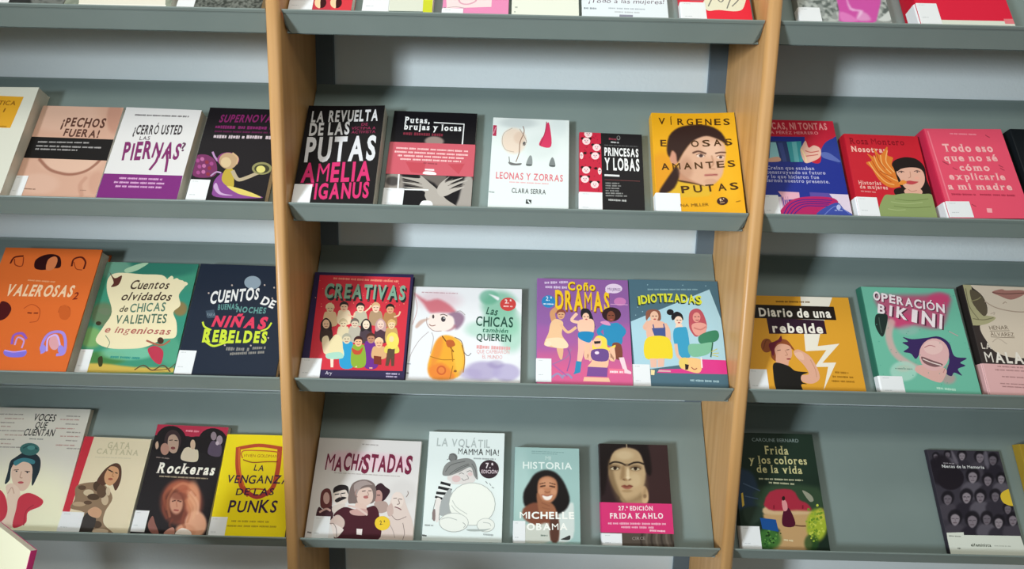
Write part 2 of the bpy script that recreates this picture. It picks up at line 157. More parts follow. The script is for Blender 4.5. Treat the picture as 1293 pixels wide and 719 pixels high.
('L','#8c1730',11,[313,1377,296,1360]),('L','#8c1730',11,[308,1470,301,1450]),('L','#8c1730',11,[172,1294,190,1280]),('E','#2d1016',[85,1864,33,1,0,-30]),('E','#2d1016',[224,1866,33,1,0,-30]),('E','#f0d2d2',[157,1805,75,1,1,-81]),('E','#3a1a20',[134,1817,9,0,0,-10]),('E','#3a1a20',[179,1817,9,0,0,-10]),('E','#e0a0a8',[157,1781,23,0,0,-18]),('E','#2d1016',[50,1699,33,1,0,-30]),('E','#2d1016',[188,1701,33,1,0,-30]),
('E','#f0d2d2',[121,1641,75,1,1,-80]),('E','#3a1a20',[98,1652,9,0,0,-10]),('E','#3a1a20',[143,1653,9,0,0,-10]),('E','#e0a0a8',[121,1617,23,0,0,-18]),('E','#2d1016',[244,1567,32,1,0,-29]),('E','#2d1016',[381,1569,32,1,0,-29]),('E','#f0d2d2',[314,1509,75,1,0,-79]),('E','#3a1a20',[291,1521,9,0,0,-10]),('E','#3a1a20',[336,1522,9,0,0,-10]),('E','#e0a0a8',[314,1486,22,0,0,-18]),('E','#2d1016',[215,1379,32,1,0,-29]),
('E','#2d1016',[351,1382,32,1,0,-29]),('E','#f0d2d2',[285,1323,74,2,0,-78]),('E','#3a1a20',[263,1334,9,0,0,-10]),('E','#3a1a20',[307,1335,9,0,0,-10]),('E','#e0a0a8',[285,1300,22,0,0,-17]),('E','#2d1016',[96,1377,32,1,0,-29]),('E','#f0d2d2',[30,1318,35,1,1,-78]),('E','#3a1a20',[19,1329,9,0,0,-10]),('E','#3a1a20',[40,1329,9,0,0,-10]),('E','#e0a0a8',[30,1294,10,0,0,-17]),('E','#2d1016',[46,1065,32,1,0,-28]),
('E','#2d1016',[181,1068,32,1,0,-28]),('E','#f0d2d2',[115,1010,73,2,1,-76]),('E','#3a1a20',[93,1021,9,0,0,-10]),('E','#3a1a20',[137,1022,9,0,0,-10]),('E','#e0a0a8',[115,988,22,0,0,-17]),('E','#2d1016',[296,1054,32,1,0,-28]),('E','#f0d2d2',[365,999,34,1,0,-76]),('E','#3a1a20',[354,1010,9,0,0,-10]),('E','#3a1a20',[375,1010,9,0,0,-10]),('E','#e0a0a8',[365,976,10,0,0,-17]),('E','#2d1016',[24,867,32,1,0,-28]),
('E','#2d1016',[158,870,32,1,0,-28]),('E','#f0d2d2',[93,813,73,2,1,-75]),('E','#3a1a20',[71,824,9,0,0,-10]),('E','#3a1a20',[115,825,9,0,0,-10]),('E','#e0a0a8',[93,791,22,1,0,-17]),('E','#2d1016',[203,760,32,1,0,-28]),('E','#2d1016',[336,763,31,1,0,-28]),('E','#f0d2d2',[271,706,73,2,0,-75]),('E','#3a1a20',[249,716,8,0,0,-10]),('E','#3a1a20',[293,718,8,0,0,-10]),('E','#e0a0a8',[271,684,22,1,0,-17]),('T','#ececec','PRINCESAS',[458,1344,1092,1339,174],2,0,0,0),
('T','#ececec','Y LOBAS',[457,1038,1102,1038,256],2,0,0,0),('P','#dcdcdc',[452,936,729,934,729,895,452,897]),('L','#7a4444',10,[457,821,1097,817]),('D','#8c8c8a',[469,749,723,753,31]),('D','#8c8c8a',[469,697,758,701,30]),('D','#8c8c8a',[469,644,722,648,30]),('D','#8c8c8a',[469,592,709,595,30]),('D','#8c8c8a',[469,540,780,545,30]),('D','#8c8c8a',[469,488,863,496,30]),('D','#b0b0ae',[517,405,850,398,41]),
('D','#8a3848',[545,1714,688,1705,47]),('E','#7d7d7d',[728,1741,35,1,-1,-53]),('E','#1d1b1d',[728,1747,22,0,0,-36]),('D','#c4c4c4',[583,1641,732,1635,35]),('D','#6a6a6a',[458,1571,1090,1565,18]),],[
('spine_label','#e6e8ea',[0,96,408,546],[]),
]),
('yellow paperback with a dark-haired woman looking out between spaced capitals','books face out on the second shelves',1,[2465,1531,2141,220],-0.0159,'#e3a51f','#e3a51f',0,.01,[
('g','#d98a2a',[128,784,238,0,-26,-481],.5,.5),('g','#eab52a',[1394,1251,248,-4,-91,-1013],.5,.5),('gp','#d9ac30',[403,699,700,633,892,552,932,356,163,344,318,513],25,1),('gp','#c08a6c',[446,920,706,717,810,584,613,616,431,682],25,1),('gp','#d4a88c',[476,1161,641,1438,829,1626,1061,1637,1280,1475,1303,1252,1252,984,1185,751,1005,579,864,562,701,650,510,784,433,955],26,1),('g','#c89078',[373,1163,89,-1,-10,-167],1,.4),
('gp','#34211d',[241,1305,301,1624,488,1816,760,1881,1050,1856,1265,1694,1353,1405,1250,1510,1046,1620,886,1607,703,1489,541,1265,425,1058,406,1232,337,1303,284,1164],23,1),('gp','#33201c',[390,972,448,818,333,513,136,383,56,426,180,647,310,852],26,1),('g','#b5866c',[562,920,130,-1,-16,-239],.6,.8),('g','#e2bda4',[1065,1325,170,-3,-14,-172],.6,.8),('gl','#4a2c22',41,[722,1262,820,1295,939,1245],.85),
('gl','#4a2c22',34,[1126,1248,1215,1267,1295,1259],.85),('g','#f0e0d4',[850,1198,69,-1,-3,-34],.8,.4),('g','#4a3838',[856,1198,37,-1,-3,-34],1,.4),('g','#f0e0d4',[1198,1159,56,-1,-3,-30],.8,.4),('g','#4a3838',[1203,1162,31,0,-3,-30],1,.4),('gl','#6a4434',16,[777,1219,859,1246,929,1190],.9),('gl','#6a4434',15,[1138,1180,1207,1206,1267,1185],.9),('gl','#b48468',37,[1048,1188,1063,1019,991,935,1074,911],.7),
('gl','#b0675f',49,[904,784,1000,791,1100,791],.85),('gl','#7c3c3c',12,[898,788,999,784,1106,798],.8),('g','#c0927a',[983,652,112,1,-5,-59],.5,.5),('gp','#4a3018',[410,682,700,623,864,558,698,597,443,642],13,1),('T','#4b3012','V',[121,1884,243,1882,147],1,0,0,0),('T','#4b3012','Í',[345,1880,372,1880,146],1,0,0,0),('T','#4b3012','R',[473,1878,592,1876,145],1,0,0,0),('T','#4b3012','G',[646,1875,764,1874,144],1,0,0,0),
('T','#4b3012','E',[816,1873,933,1871,143],1,0,0,0),('T','#4b3012','N',[985,1870,1101,1868,142],1,0,0,0),('T','#4b3012','E',[1152,1867,1266,1865,141],1,0,0,0),('T','#4b3012','S',[1317,1865,1430,1863,141],1,0,0,0),('T','#4b3012','E',[131,1392,243,1393,143],1,0,0,0),('T','#4b3012','O',[696,1387,837,1394,140],1,0,0,0),('T','#4b3012','S',[900,1396,1040,1402,139],1,0,0,0),('T','#4b3012','A',[1102,1405,1240,1411,138],1,0,0,0),
('T','#4b3012','S',[1301,1414,1437,1420,137],1,0,0,0),('T','#4b3012','A',[122,883,264,891,138],1,0,0,0),('T','#4b3012','M',[327,895,467,902,138],1,0,0,0),('T','#4b3012','A',[530,906,668,913,137],1,0,0,0),('T','#4b3012','N',[730,917,866,924,136],1,0,0,0),('T','#4b3012','T',[927,928,1061,935,135],1,0,0,0),('T','#4b3012','E',[1121,938,1254,945,134],1,0,0,0),('T','#4b3012','S',[1313,949,1444,956,133],1,0,0,0),
('T','#4b3012','P',[456,405,607,417,146],1,0,0,0),('T','#4b3012','U',[675,422,824,434,145],1,0,0,0),('T','#4b3012','T',[890,439,1037,450,144],1,0,0,0),('T','#4b3012','A',[1103,455,1247,467,143],1,0,0,0),('T','#4b3012','S',[1312,472,1455,483,142],1,0,0,0),('E','#3c2222',[1151,247,95,2,-7,-80]),('T','#e8c8a0','8.ª',[1109,240,1192,251,55],1,0,0,0),('D','#c09a70',[1106,208,1189,219,19]),('T','#8c641c','NA MILLER',[418,125,910,152,58],0,0,0,0),
('D','#a87a1c',[1383,227,1464,247,25]),],[
('spine_label','#e6e8ea',[0,15,425,401],[]),
]),
('square red hardback with navy border and rows of cartoon women','books face out on the third shelves',2,[-4007,1958,2228,180],0,'#2d2549','#2d2549',1,0,[
('P','#cf3040',[93,2168,1904,2160,1917,271,144,260]),('D','#f0907a',[375,2102,1679,2069,45]),('T','#22282a','CREATIVAS',[279,1657,1860,1648,299],3,0,0,0),('T','#84ac94','CREATIVAS',[240,1700,1828,1691,293],2,0,0,0),('E','#e8a080',[78,1687,9,0,2,-10]),('E','#e8a080',[1821,1604,9,0,1,-10]),('E','#e8a080',[1683,2022,8,0,1,-10]),('E','#e8a080',[1563,1568,7,0,1,-8]),('E','#e8a080',[550,1958,6,0,1,-7]),('E','#e8a080',[211,1560,6,0,1,-7]),
('E','#e8a080',[1468,2099,9,0,1,-11]),('E','#e8a080',[1318,1527,9,0,1,-10]),('E','#e8a080',[1647,1865,5,0,0,-6]),('E','#e8a080',[1398,1636,6,0,1,-7]),('E','#e8a080',[1227,1883,7,0,1,-8]),('E','#e8a080',[1740,1577,6,0,1,-7]),('E','#e8a080',[515,1728,7,0,1,-8]),('E','#e8a080',[1465,1611,6,0,1,-6]),('E','#e8a080',[1014,1753,6,0,1,-6]),('E','#e8a080',[1489,1530,9,0,1,-10]),('E','#e8a080',[1490,2116,8,0,1,-9]),
('E','#e8a080',[1601,1656,6,0,1,-7]),('E','#e8a080',[524,1875,7,0,1,-8]),('E','#e8a080',[930,1543,5,0,1,-5]),('E','#e8a080',[112,2050,6,0,1,-6]),('E','#e8a080',[220,1505,9,0,2,-10]),('E','#e8a080',[194,1883,6,0,1,-7]),('E','#e8a080',[643,1600,8,0,1,-9]),('E','#e8a080',[1084,1954,6,0,1,-7]),('E','#e8a080',[664,1633,8,0,1,-8]),('E','#e8a080',[1315,1948,5,0,1,-6]),('E','#e8a080',[403,1594,8,0,1,-9]),('E','#e8a080',[1433,1949,9,0,1,-10]),
('E','#e8a080',[1187,1596,7,0,1,-7]),('E','#e8a080',[940,1802,7,0,1,-8]),('E','#e8a080',[1312,1593,6,0,1,-7]),('E','#e8a080',[1010,1806,5,0,1,-6]),('E','#e8a080',[839,1592,9,0,1,-10]),('E','#e8a080',[1705,1955,9,0,1,-10]),('E','#e8a080',[1478,1624,7,0,1,-8]),('E','#e8a080',[281,1746,8,0,1,-9]),('E','#e8a080',[1653,1551,8,0,1,-9]),('E','#e8a080',[1354,1868,5,0,1,-6]),('E','#e8a080',[1119,1656,5,0,1,-6]),
('S','#d8b890',[298,1379,405,1399,516,1382,565,1134,322,1130]),('E','#dcc09a',[394,1468,71,1,14,-97]),('S','#e0c8a0',[311,1467,308,1541,377,1589,459,1543,478,1469,438,1515,354,1519]),('L','#3a2a28',12,[352,1472,377,1473]),('L','#3a2a28',12,[410,1473,436,1473]),('C','#a04a48',12,[376,1422,403,1413,426,1422]),('S','#e6d0b0',[565,1418,671,1438,782,1422,828,1173,585,1169]),('E','#e8bfa0',[662,1508,71,1,13,-97]),
('S','#2a2020',[579,1506,577,1581,646,1629,727,1583,745,1509,706,1555,622,1558]),('L','#3a2a28',12,[620,1512,645,1512]),('L','#3a2a28',12,[678,1512,703,1513]),('C','#a04a48',12,[643,1461,669,1452,693,1462]),('S','#c0b8a0',[885,1405,991,1425,1101,1409,1143,1161,902,1157]),('E','#f0d0b0',[983,1494,70,1,11,-97]),('S','#2a1c20',[900,1493,900,1567,969,1615,1049,1569,1066,1495,1027,1541,944,1545]),('L','#3a2a28',12,[941,1498,966,1499]),
('L','#3a2a28',12,[999,1499,1024,1499]),('C','#a04a48',12,[964,1448,990,1439,1013,1449]),('S','#b09070',[1185,1417,1291,1437,1400,1420,1438,1173,1199,1169]),('E','#f0cdb0',[1284,1505,70,1,10,-97]),('S','#d8b080',[1201,1504,1202,1578,1271,1626,1350,1580,1366,1507,1329,1552,1246,1556]),('L','#3a2a28',12,[1242,1509,1267,1510]),('L','#3a2a28',12,[1300,1510,1325,1511]),('C','#a04a48',12,[1264,1459,1290,1450,1313,1460]),
('S','#b08050',[1465,1396,1570,1416,1679,1399,1713,1154,1475,1150]),('E','#d8a078',[1564,1485,70,1,9,-96]),('S','#241c1c',[1482,1483,1483,1557,1553,1604,1631,1559,1646,1486,1609,1531,1527,1535]),('L','#3a2a28',12,[1523,1489,1547,1489]),('L','#3a2a28',12,[1580,1489,1605,1490]),('C','#a04a48',12,[1544,1439,1569,1430,1593,1439]),('C','#e8bfa0',30,[762,1350,862,1316,885,1387]),('C','#e8bfa0',30,[1663,1329,1738,1364,1763,1435]),
('C','#f0d0b0',30,[1087,1425,1158,1497,1184,1550]),('S','#d8c8a4',[602,1084,700,1103,802,1088,849,821,627,816]),('E','#dcc8a4',[691,1168,67,1,12,-90]),('S','#c8b490',[613,1166,611,1236,676,1280,753,1238,770,1169,733,1211,653,1215]),('L','#3a2a28',12,[651,1171,675,1172]),('L','#3a2a28',12,[706,1172,730,1172]),('C','#a04a48',12,[673,1124,698,1116,721,1125]),('S','#b8b0a0',[821,1095,918,1114,1020,1098,1064,831,842,827]),
('E','#d8c4ac',[910,1178,67,1,11,-90]),('S','#6a6058',[832,1177,831,1246,897,1291,973,1248,989,1179,952,1222,873,1225]),('L','#3a2a28',12,[871,1182,894,1182]),('L','#3a2a28',12,[926,1183,949,1183]),('C','#a04a48',11,[892,1135,917,1127,939,1135]),('S','#3a2420',[273,1068,371,1087,474,1072,525,804,302,800]),('S','#2c1a1e',[287,1013,258,1176,342,1278,456,1179,476,1016,377,1049]),('E','#e0b898',[361,1152,67,1,14,-91]),
('L','#3a2a28',12,[321,1155,345,1156]),('L','#3a2a28',12,[376,1156,400,1157]),('C','#a04a48',12,[344,1108,369,1100,391,1109]),('S','#4a3a44',[1042,1075,1140,1094,1241,1078,1282,812,1061,808]),('S','#2a2226',[1055,1020,1032,1182,1118,1283,1227,1185,1241,1023,1144,1055]),('E','#f0d8c0',[1132,1158,66,1,10,-90]),('L','#3a2a28',11,[1093,1161,1116,1162]),('L','#3a2a28',11,[1148,1162,1171,1163]),('C','#a04a48',11,[1114,1114,1138,1106,1161,1115]),
('S','#48303c',[1321,1086,1419,1105,1519,1090,1557,824,1337,820]),('S','#c09a9a',[1333,1031,1312,1193,1400,1294,1507,1196,1518,1035,1422,1067]),('E','#e8c8b8',[1412,1169,66,1,9,-90]),('L','#3a2a28',11,[1373,1173,1396,1173]),('L','#3a2a28',11,[1427,1174,1451,1174]),('C','#a04a48',11,[1393,1126,1417,1118,1440,1127]),('S','#c8a060',[1532,1090,1629,1109,1729,1093,1764,828,1545,824]),('E','#e8c8a0',[1623,1173,66,1,8,-90]),
('S','#d8b070',[1546,1171,1547,1240,1613,1284,1687,1242,1701,1174,1666,1216,1588,1219]),('L','#3a2a28',11,[1584,1176,1607,1177]),('L','#3a2a28',11,[1638,1177,1662,1178]),('C','#a04a48',11,[1604,1130,1628,1122,1650,1130]),('S','#2a98c8',[690,775,803,795,921,780,990,338,736,332]),('E','#d8c8a8',[794,863,71,1,12,-95]),('S','#a8a490',[710,861,709,934,779,981,860,937,878,865,839,909,754,912]),('L','#3a2a28',12,[752,867,777,867]),
('L','#3a2a28',12,[810,868,835,868]),('C','#a04a48',12,[775,817,801,809,825,818]),('S','#6a2a88',[1150,798,1263,818,1380,802,1441,345,1188,339]),('E','#b88468',[1256,885,71,1,10,-95]),('S','#4a2a20',[1173,884,1173,956,1243,1003,1323,959,1339,887,1301,931,1217,934]),('L','#3a2a28',12,[1214,889,1239,889]),('L','#3a2a28',12,[1272,890,1297,890]),('C','#a04a48',12,[1236,840,1262,831,1286,841]),('S','#d8e4c0',[498,705,611,725,729,710,771,509,513,504]),
('E','#e8d8b0',[602,792,71,1,13,-94]),('S','#e8d8a8',[518,791,516,863,585,910,667,866,685,794,646,838,561,841]),('L','#3a2a28',12,[559,796,584,796]),('L','#3a2a28',12,[618,797,643,798]),('C','#a04a48',12,[583,747,609,739,633,748]),('S','#d8a878',[1313,712,1425,732,1541,716,1575,511,1321,505]),('E','#e8b890',[1418,798,70,1,9,-94]),('S','#e8c8a0',[1336,797,1337,869,1407,915,1486,872,1501,800,1464,844,1380,847]),
('L','#3a2a28',12,[1377,802,1402,803]),('L','#3a2a28',12,[1435,803,1459,804]),('C','#a04a48',12,[1398,753,1424,745,1448,754]),('S','#e0cc58',[1553,749,1665,769,1780,754,1806,620,1552,614]),('E','#e8d060',[1659,836,70,1,8,-94]),('S','#e8d468',[1577,835,1579,907,1649,953,1727,909,1742,838,1705,882,1622,885]),('L','#3a2a28',12,[1618,840,1643,840]),('L','#3a2a28',12,[1676,841,1700,842]),('C','#a04a48',12,[1639,791,1664,783,1688,792]),
('S','#8aa834',[919,727,1031,747,1148,731,1205,355,952,350]),('E','#e8b48c',[1023,814,71,1,11,-94]),('S','#3a1c1c',[940,812,939,885,1009,931,1090,887,1106,816,1068,860,984,863]),('L','#3a2a28',12,[981,818,1006,818]),('L','#3a2a28',12,[1039,819,1064,819]),('C','#a04a48',12,[1004,769,1030,760,1054,770]),('S','#e6d6a8',[487,830,580,950,700,868,756,571,692,479,489,500,408,629]),('S','#a8d4c0',[449,564,705,603,767,490,494,468]),
('S','#e8d4b0',[326,861,428,913,491,697,449,564,380,612]),('P','#f0dcc8',[534,469,595,470,612,310,563,309]),('S','#c04a30',[909,689,1038,642,1122,710,1091,578,969,576]),('P','#7a3020',[1346,551,1490,538,1506,378,1363,391]),('P','#5a4434',[1597,687,1730,722,1746,362,1696,361,1672,526,1642,359,1582,364]),('E','#ecd662',[1673,853,122,2,15,-166]),('E','#e8d0a0',[1649,886,46,1,5,-60]),('P','#e8c8a8',[1042,352,1061,320,1016,319]),
('P','#e8a890',[1286,326,1346,327,1349,302,1289,300]),('D','#b8aac8',[1611,214,1869,211,34]),('D','#b8aac8',[1616,161,1823,157,34]),('T','#d8d0e0','Ary',[477,173,599,167,63],0,0,0,0),],[
('spine_label','#e6e8ea',[0,75,380,474],[]),
]),
('white landscape softcover with a watercolour child carrying an orange backpack','books face out on the third shelves',2,[-2029,2149,2023,120],0,'#e4e4e7','#e4e4e7',0,0,[
('g','#d9b8c0',[525,1740,410,12,16,-201],.6,.9),('gp','#c45e6a',[23,1878,274,1733,491,1773,720,1662,857,1500,545,1491,357,1486,217,1664],46,.85),('gp','#85627c',[704,1452,887,1523,1034,1422,998,1258,880,1158,819,1377],38,.85),('gp','#a0606c',[600,1182,843,1254,878,1190,728,1115],25,.7),('gp','#eddcd4',[362,1437,546,1474,800,1416,829,1221,682,1120,449,1130,341,1240],19,1),('gp','#c6a698',[96,1208,184,1327,352,1364,250,1283,131,1163],19,.9),
('gp','#e9a431',[513,909,642,1030,828,1015,1021,874,1086,564,1062,319,884,193,512,184,392,363,429,640],22,1),('gp','#e27a34',[419,394,652,491,876,314,884,193,512,184],42,.8),('gp','#efc24a',[834,933,1023,843,1063,440,934,346],44,.7),('gp','#e08038',[515,893,645,991,613,614,447,425],43,.6),('g','#7cb59a',[1713,1673,347,10,11,-300],.85,.6),('g','#86bda2',[1773,1311,374,10,10,-293],.8,.7),('g','#5fa588',[1501,1835,190,5,7,-152],.7,.5),
('g','#8cc4a8',[1969,1026,216,6,8,-287],.6,.8),('g','#9ccab4',[1344,1170,279,7,8,-161],.6,.8),('g','#a79abf',[1445,358,331,8,9,-182],.8,.5),('g','#ada2c6',[1882,339,256,6,5,-167],.8,.4),('g','#a79abf',[1208,292,210,5,6,-106],.6,.7),('g','#8f80ac',[1681,487,151,4,3,-77],.5,.8),('gp','#e8e8ea',[1498,1902,1691,1840,1678,1772,1564,1853],16,1),('gp','#e8e8ea',[1995,1781,2156,1685,2159,1535,2047,1599],20,1),
('C','#b0a6a6',13,[359,1096,191,916,63,662,32,506]),('C','#b0a6a6',13,[422,1081,463,955,426,671]),('C','#a89c9c',13,[857,1500,949,1535,1048,1455]),('C','#a08078',13,[304,1386,322,1240,450,1121,605,1118]),('E','#40383e',[627,1359,44,1,4,-55]),('E','#e8e8ea',[641,1379,12,0,1,-13]),('E','#4a3c3e',[427,1405,22,1,3,-43]),('C','#8c5c52',16,[359,1247,411,1216,478,1231]),('C','#5a3a3a',16,[564,1442,625,1457,700,1426]),
('C','#c8a0a0',13,[25,1861,100,1561,38,1232]),('C','#7a4a1c',22,[628,1016,746,867,864,713]),('S','#b85c2a',[711,923,833,939,886,839,757,798]),('E','#c9602e',[657,348,90,2,7,-91]),('E','#e0803c',[657,348,60,1,5,-61]),('L','#a8701c',19,[818,806,861,527]),('C','#a8701c',15,[431,609,648,553,890,559]),('L','#a8701c',15,[825,192,868,435]),('E','#8a5a28',[919,339,30,1,2,-24]),('C','#5a5a5c',13,[875,997,1003,921,1062,719,1142,640,1200,691]),
('C','#a8701c',16,[1017,843,1084,595,1071,319]),('T','#1d483b','Las',[1448,1479,1668,1466,152],1,.2,0,.2),('T','#1d483b','CHICAS',[1263,1239,1988,1233,196],1,.25,0,0),('T','#2d6a54','también',[1393,1120,1889,1111,87],1,.15,0,.2),('T','#1d483b','QUIEREN',[1288,945,1956,940,140],1,.25,0,0),('D','#dfa2a2',[1300,819,1944,804,75]),('T','#dfa2a2','QUE CAMBIARON',[1307,694,1932,697,69],0,0,0,0),('T','#dfa2a2','EL MUNDO',[1418,597,1798,594,68],0,0,0,0),
('E','#c9403e',[1880,1697,158,4,4,-140]),('T','#f0d4d0','2.ª',[1816,1716,1949,1719,81],2,0,0,0),('D','#f0c4c0',[1793,1655,1970,1653,33]),('D','#c8a4ac',[163,1905,878,1898,24]),('D','#8a94a0',[-8,459,98,453,24]),('D','#5a5a60',[-2,283,55,275,27]),],[
]),
('purple comic book with yellow title and four cartoon women','books face out on the third shelves',2,[428,1803,2248,140],0,'#8d5c9c','#8d5c9c',0,0,[
('lin','#d65f8e',[796,1287,780,382]),('gp','#a05aa0',[-6,1274,790,945,0,761],103,.7),('gp','#b85a9c',[1186,1054,1852,1305,1824,536],100,.6),('D','#d4bcdc',[140,2153,606,2180,52]),('D','#d4bcdc',[157,2064,587,2062,52]),('T','#7a4a1c','Coño',[617,1996,1162,1996,176],3,0,0,0),('T','#f2cc1e','Coño',[604,2014,1149,2014,176],2,0,0,0),('T','#8a4a20','DRAMAS',[370,1575,1429,1570,402],3,.2,0,0),('T','#f2c422','DRAMAS',[350,1603,1417,1598,403],2,.2,0,0),
('E','#e2cce2',[1517,2065,169,2,-4,-102]),('E','#e2cce2',[1421,2024,74,1,-2,-58]),('T','#7a5a88','MUJERES',[1394,2027,1650,2016,55],1,0,0,0),('E','#2a82ba',[220,1759,136,2,0,-130]),('T','#d8e4f0','2.ª',[166,1780,282,1774,87],1,0,0,0),('D','#d8e4f0',[118,1707,323,1703,29]),('E','#c97ab2',[1629,1792,120,2,-4,-86]),('L','#d8a0c8',14,[1442,1733,1776,1730]),('C','#cf9468',104,[363,1596,296,1517,329,1349]),
('S','#e9bd92',[262,1313,363,1402,503,1334,478,1092,592,907,565,833,394,819,164,858,144,932,222,1122]),('S','#e2b08a',[378,836,500,845,478,604,426,636]),('C','#e6b68c',55,[463,1282,595,1139,745,1234]),('S','#f0d4b0',[163,984,461,1023,592,907,559,822,329,835]),('E','#d8a078',[464,1492,74,1,-1,-96]),('S','#8a4638',[376,1490,385,1564,465,1611,543,1566,551,1493,517,1538,429,1542]),('L','#3a2a28',13,[420,1496,446,1496]),
('L','#3a2a28',13,[481,1496,508,1497]),('C','#a04a48',13,[438,1445,464,1437,490,1446]),('E','#f0d8b8',[213,900,66,1,0,-54]),('C','#a0709c',23,[296,502,557,639,657,808]),('C','#9a8ab0',39,[264,241,393,324,489,246]),('C','#9a8ab0',39,[489,278,586,313,656,250]),('L','#b060a0',26,[296,502,570,280]),('C','#8a5a98',20,[591,806,638,641,571,377]),('S','#1d1a22',[862,1604,953,1633,1042,1571,1121,1293,1099,1230,1031,1395,866,1445]),
('S','#efc1a6',[790,1350,898,1411,1091,1396,1077,1137,820,1143]),('C','#efc1a6',61,[824,1340,671,1383,766,1514]),('E','#efc1a6',[949,1457,67,1,-2,-84]),('L','#2a2020',14,[906,1463,939,1464]),('L','#2a2020',14,[973,1464,1006,1465]),('E','#b84a58',[958,1408,23,0,0,-14]),('S','#efb8a6',[802,1064,938,982,901,779,841,563,767,561,787,810]),('S','#efb8a6',[938,982,1069,984,1078,716,993,583]),('S','#1c82b6',[820,1150,1090,1144,1036,967,954,948,801,1030]),
('P','#2c88b2',[744,577,848,563,818,357,689,315,715,381]),('E','#2c161a',[1451,1524,186,3,-6,-147]),('E','#7c4434',[1439,1479,80,1,-5,-112]),('L','#2a1414',14,[1393,1499,1426,1500]),('L','#2a1414',14,[1459,1500,1493,1501]),('E','#b04a50',[1443,1416,30,0,-1,-14]),('S','#2888b4',[1287,1313,1433,1339,1607,1318,1624,927,1338,915]),('C','#2888b4',81,[1292,1278,1190,1173,1252,1072]),('C','#2888b4',81,[1605,1284,1682,1182,1594,1062]),
('S','#d890b8',[1229,1364,1362,1383,1425,1298,1293,1313]),('S','#7c4434',[1442,924,1604,927,1624,662,1494,643]),('P','#f0d0d8',[1559,661,1656,669,1708,436,1784,389,1773,347,1647,364]),('S','#f2d452',[1065,816,1103,1019,1203,1088,1332,1023,1358,855,1506,908,1436,790,1243,803]),('E','#f0bc9c',[1156,945,85,2,-3,-101]),('P','#222026',[1092,968,1223,980,1215,930,1103,917]),('S','#f0bc9c',[1064,783,1323,788,1327,460,974,452,1042,584]),
('C','#f0bc9c',99,[1079,750,947,647,968,881]),('C','#f0bc9c',98,[1338,755,1445,625,1438,823]),('S','#6c4a8a',[1054,796,1340,808,1338,597,1062,604]),('E','#f0d8e8',[1144,744,42,1,-1,-30]),('P','#7c4c92',[968,471,1339,460,1320,285,938,289]),('P','#f0bc9c',[890,272,1351,267,1379,188,872,191]),('P','#ea7492',[1358,447,1651,441,1649,348,1361,347]),('D','#f8dce0',[1381,383,1626,382,45]),],[
('spine_label','#e6e8ea',[0,159,275,609],[]),
]),
('slate blue comic book with yellow title, women on a pale blue shape','books face out on the third shelves',2,[2248,1782,2289,120],0,'#4b6a79','#4b6a79',0,0,[
('P','#aacedb',[7,1403,1608,2113,1774,1502,1801,668,1361,676,920,565,339,472,32,541]),('P','#d93b89',[449,402,502,470,897,487,1328,682,1802,675,1797,405]),('E','#8fb0bc',[156,1703,10,0,0,-11]),('E','#8fb0bc',[248,1614,10,0,-1,-11]),('E','#8fb0bc',[108,1537,10,0,0,-11]),('E','#8fb0bc',[381,2181,11,0,-1,-12]),('E','#8fb0bc',[1084,2189,11,0,-1,-12]),('E','#8fb0bc',[1544,2187,11,0,-1,-12]),('T','#25352e','I',[161,1736,202,1738,171],3,0,0,0),
('T','#25352e','D',[213,1757,341,1761,172],3,0,0,0),('T','#25352e','I',[352,1776,394,1778,172],3,0,0,0),('T','#25352e','O',[405,1789,533,1793,172],3,0,0,0),('T','#25352e','T',[543,1800,665,1804,173],3,0,0,0),('T','#25352e','I',[675,1807,727,1809,173],3,0,0,0),('T','#25352e','Z',[738,1807,859,1811,173],3,0,0,0),('T','#25352e','A',[869,1805,998,1810,173],3,0,0,0),('T','#25352e','D',[1008,1800,1144,1805,173],3,0,0,0),
('T','#25352e','A',[1153,1790,1289,1795,173],3,0,0,0),('T','#25352e','S',[1298,1777,1420,1781,173],3,0,0,0),('T','#dada3a','I',[179,1759,221,1761,172],2,0,0,0),('T','#dada3a','D',[232,1780,359,1784,172],2,0,0,0),('T','#dada3a','I',[371,1799,412,1801,172],2,0,0,0),('T','#dada3a','O',[423,1812,551,1816,173],2,0,0,0),('T','#dada3a','T',[562,1823,684,1827,173],2,0,0,0),('T','#dada3a','I',[694,1830,746,1832,173],2,0,0,0),
('T','#dada3a','Z',[757,1830,878,1834,173],2,0,0,0),('T','#dada3a','A',[888,1828,1017,1833,173],2,0,0,0),('T','#dada3a','D',[1027,1823,1163,1828,173],2,0,0,0),('T','#dada3a','A',[1172,1814,1309,1818,173],2,0,0,0),('T','#dada3a','S',[1317,1800,1440,1804,173],2,0,0,0),('D','#86a6b0',[375,2081,1395,2105,34]),('C','#e6b49c',70,[339,1400,266,1290,347,1239]),('S','#e6b49c',[339,1400,477,1441,678,1375,724,1057,321,1062]),
('C','#e6b49c',70,[676,1357,729,1234,730,1058]),('S','#8c5644',[307,1435,323,1617,456,1666,584,1626,598,1463,529,1442,485,1568,379,1510]),('E','#e8ba9e',[472,1520,82,3,-6,-109]),('L','#3a2a28',14,[431,1526,462,1527]),('L','#3a2a28',14,[496,1528,527,1529]),('E','#b84a50',[479,1462,27,1,-1,-14]),('C','#44548c',24,[450,1268,438,1349]),('C','#44548c',24,[655,1285,643,1367]),('P','#44548c',[407,1277,672,1296,666,1108,457,1091]),
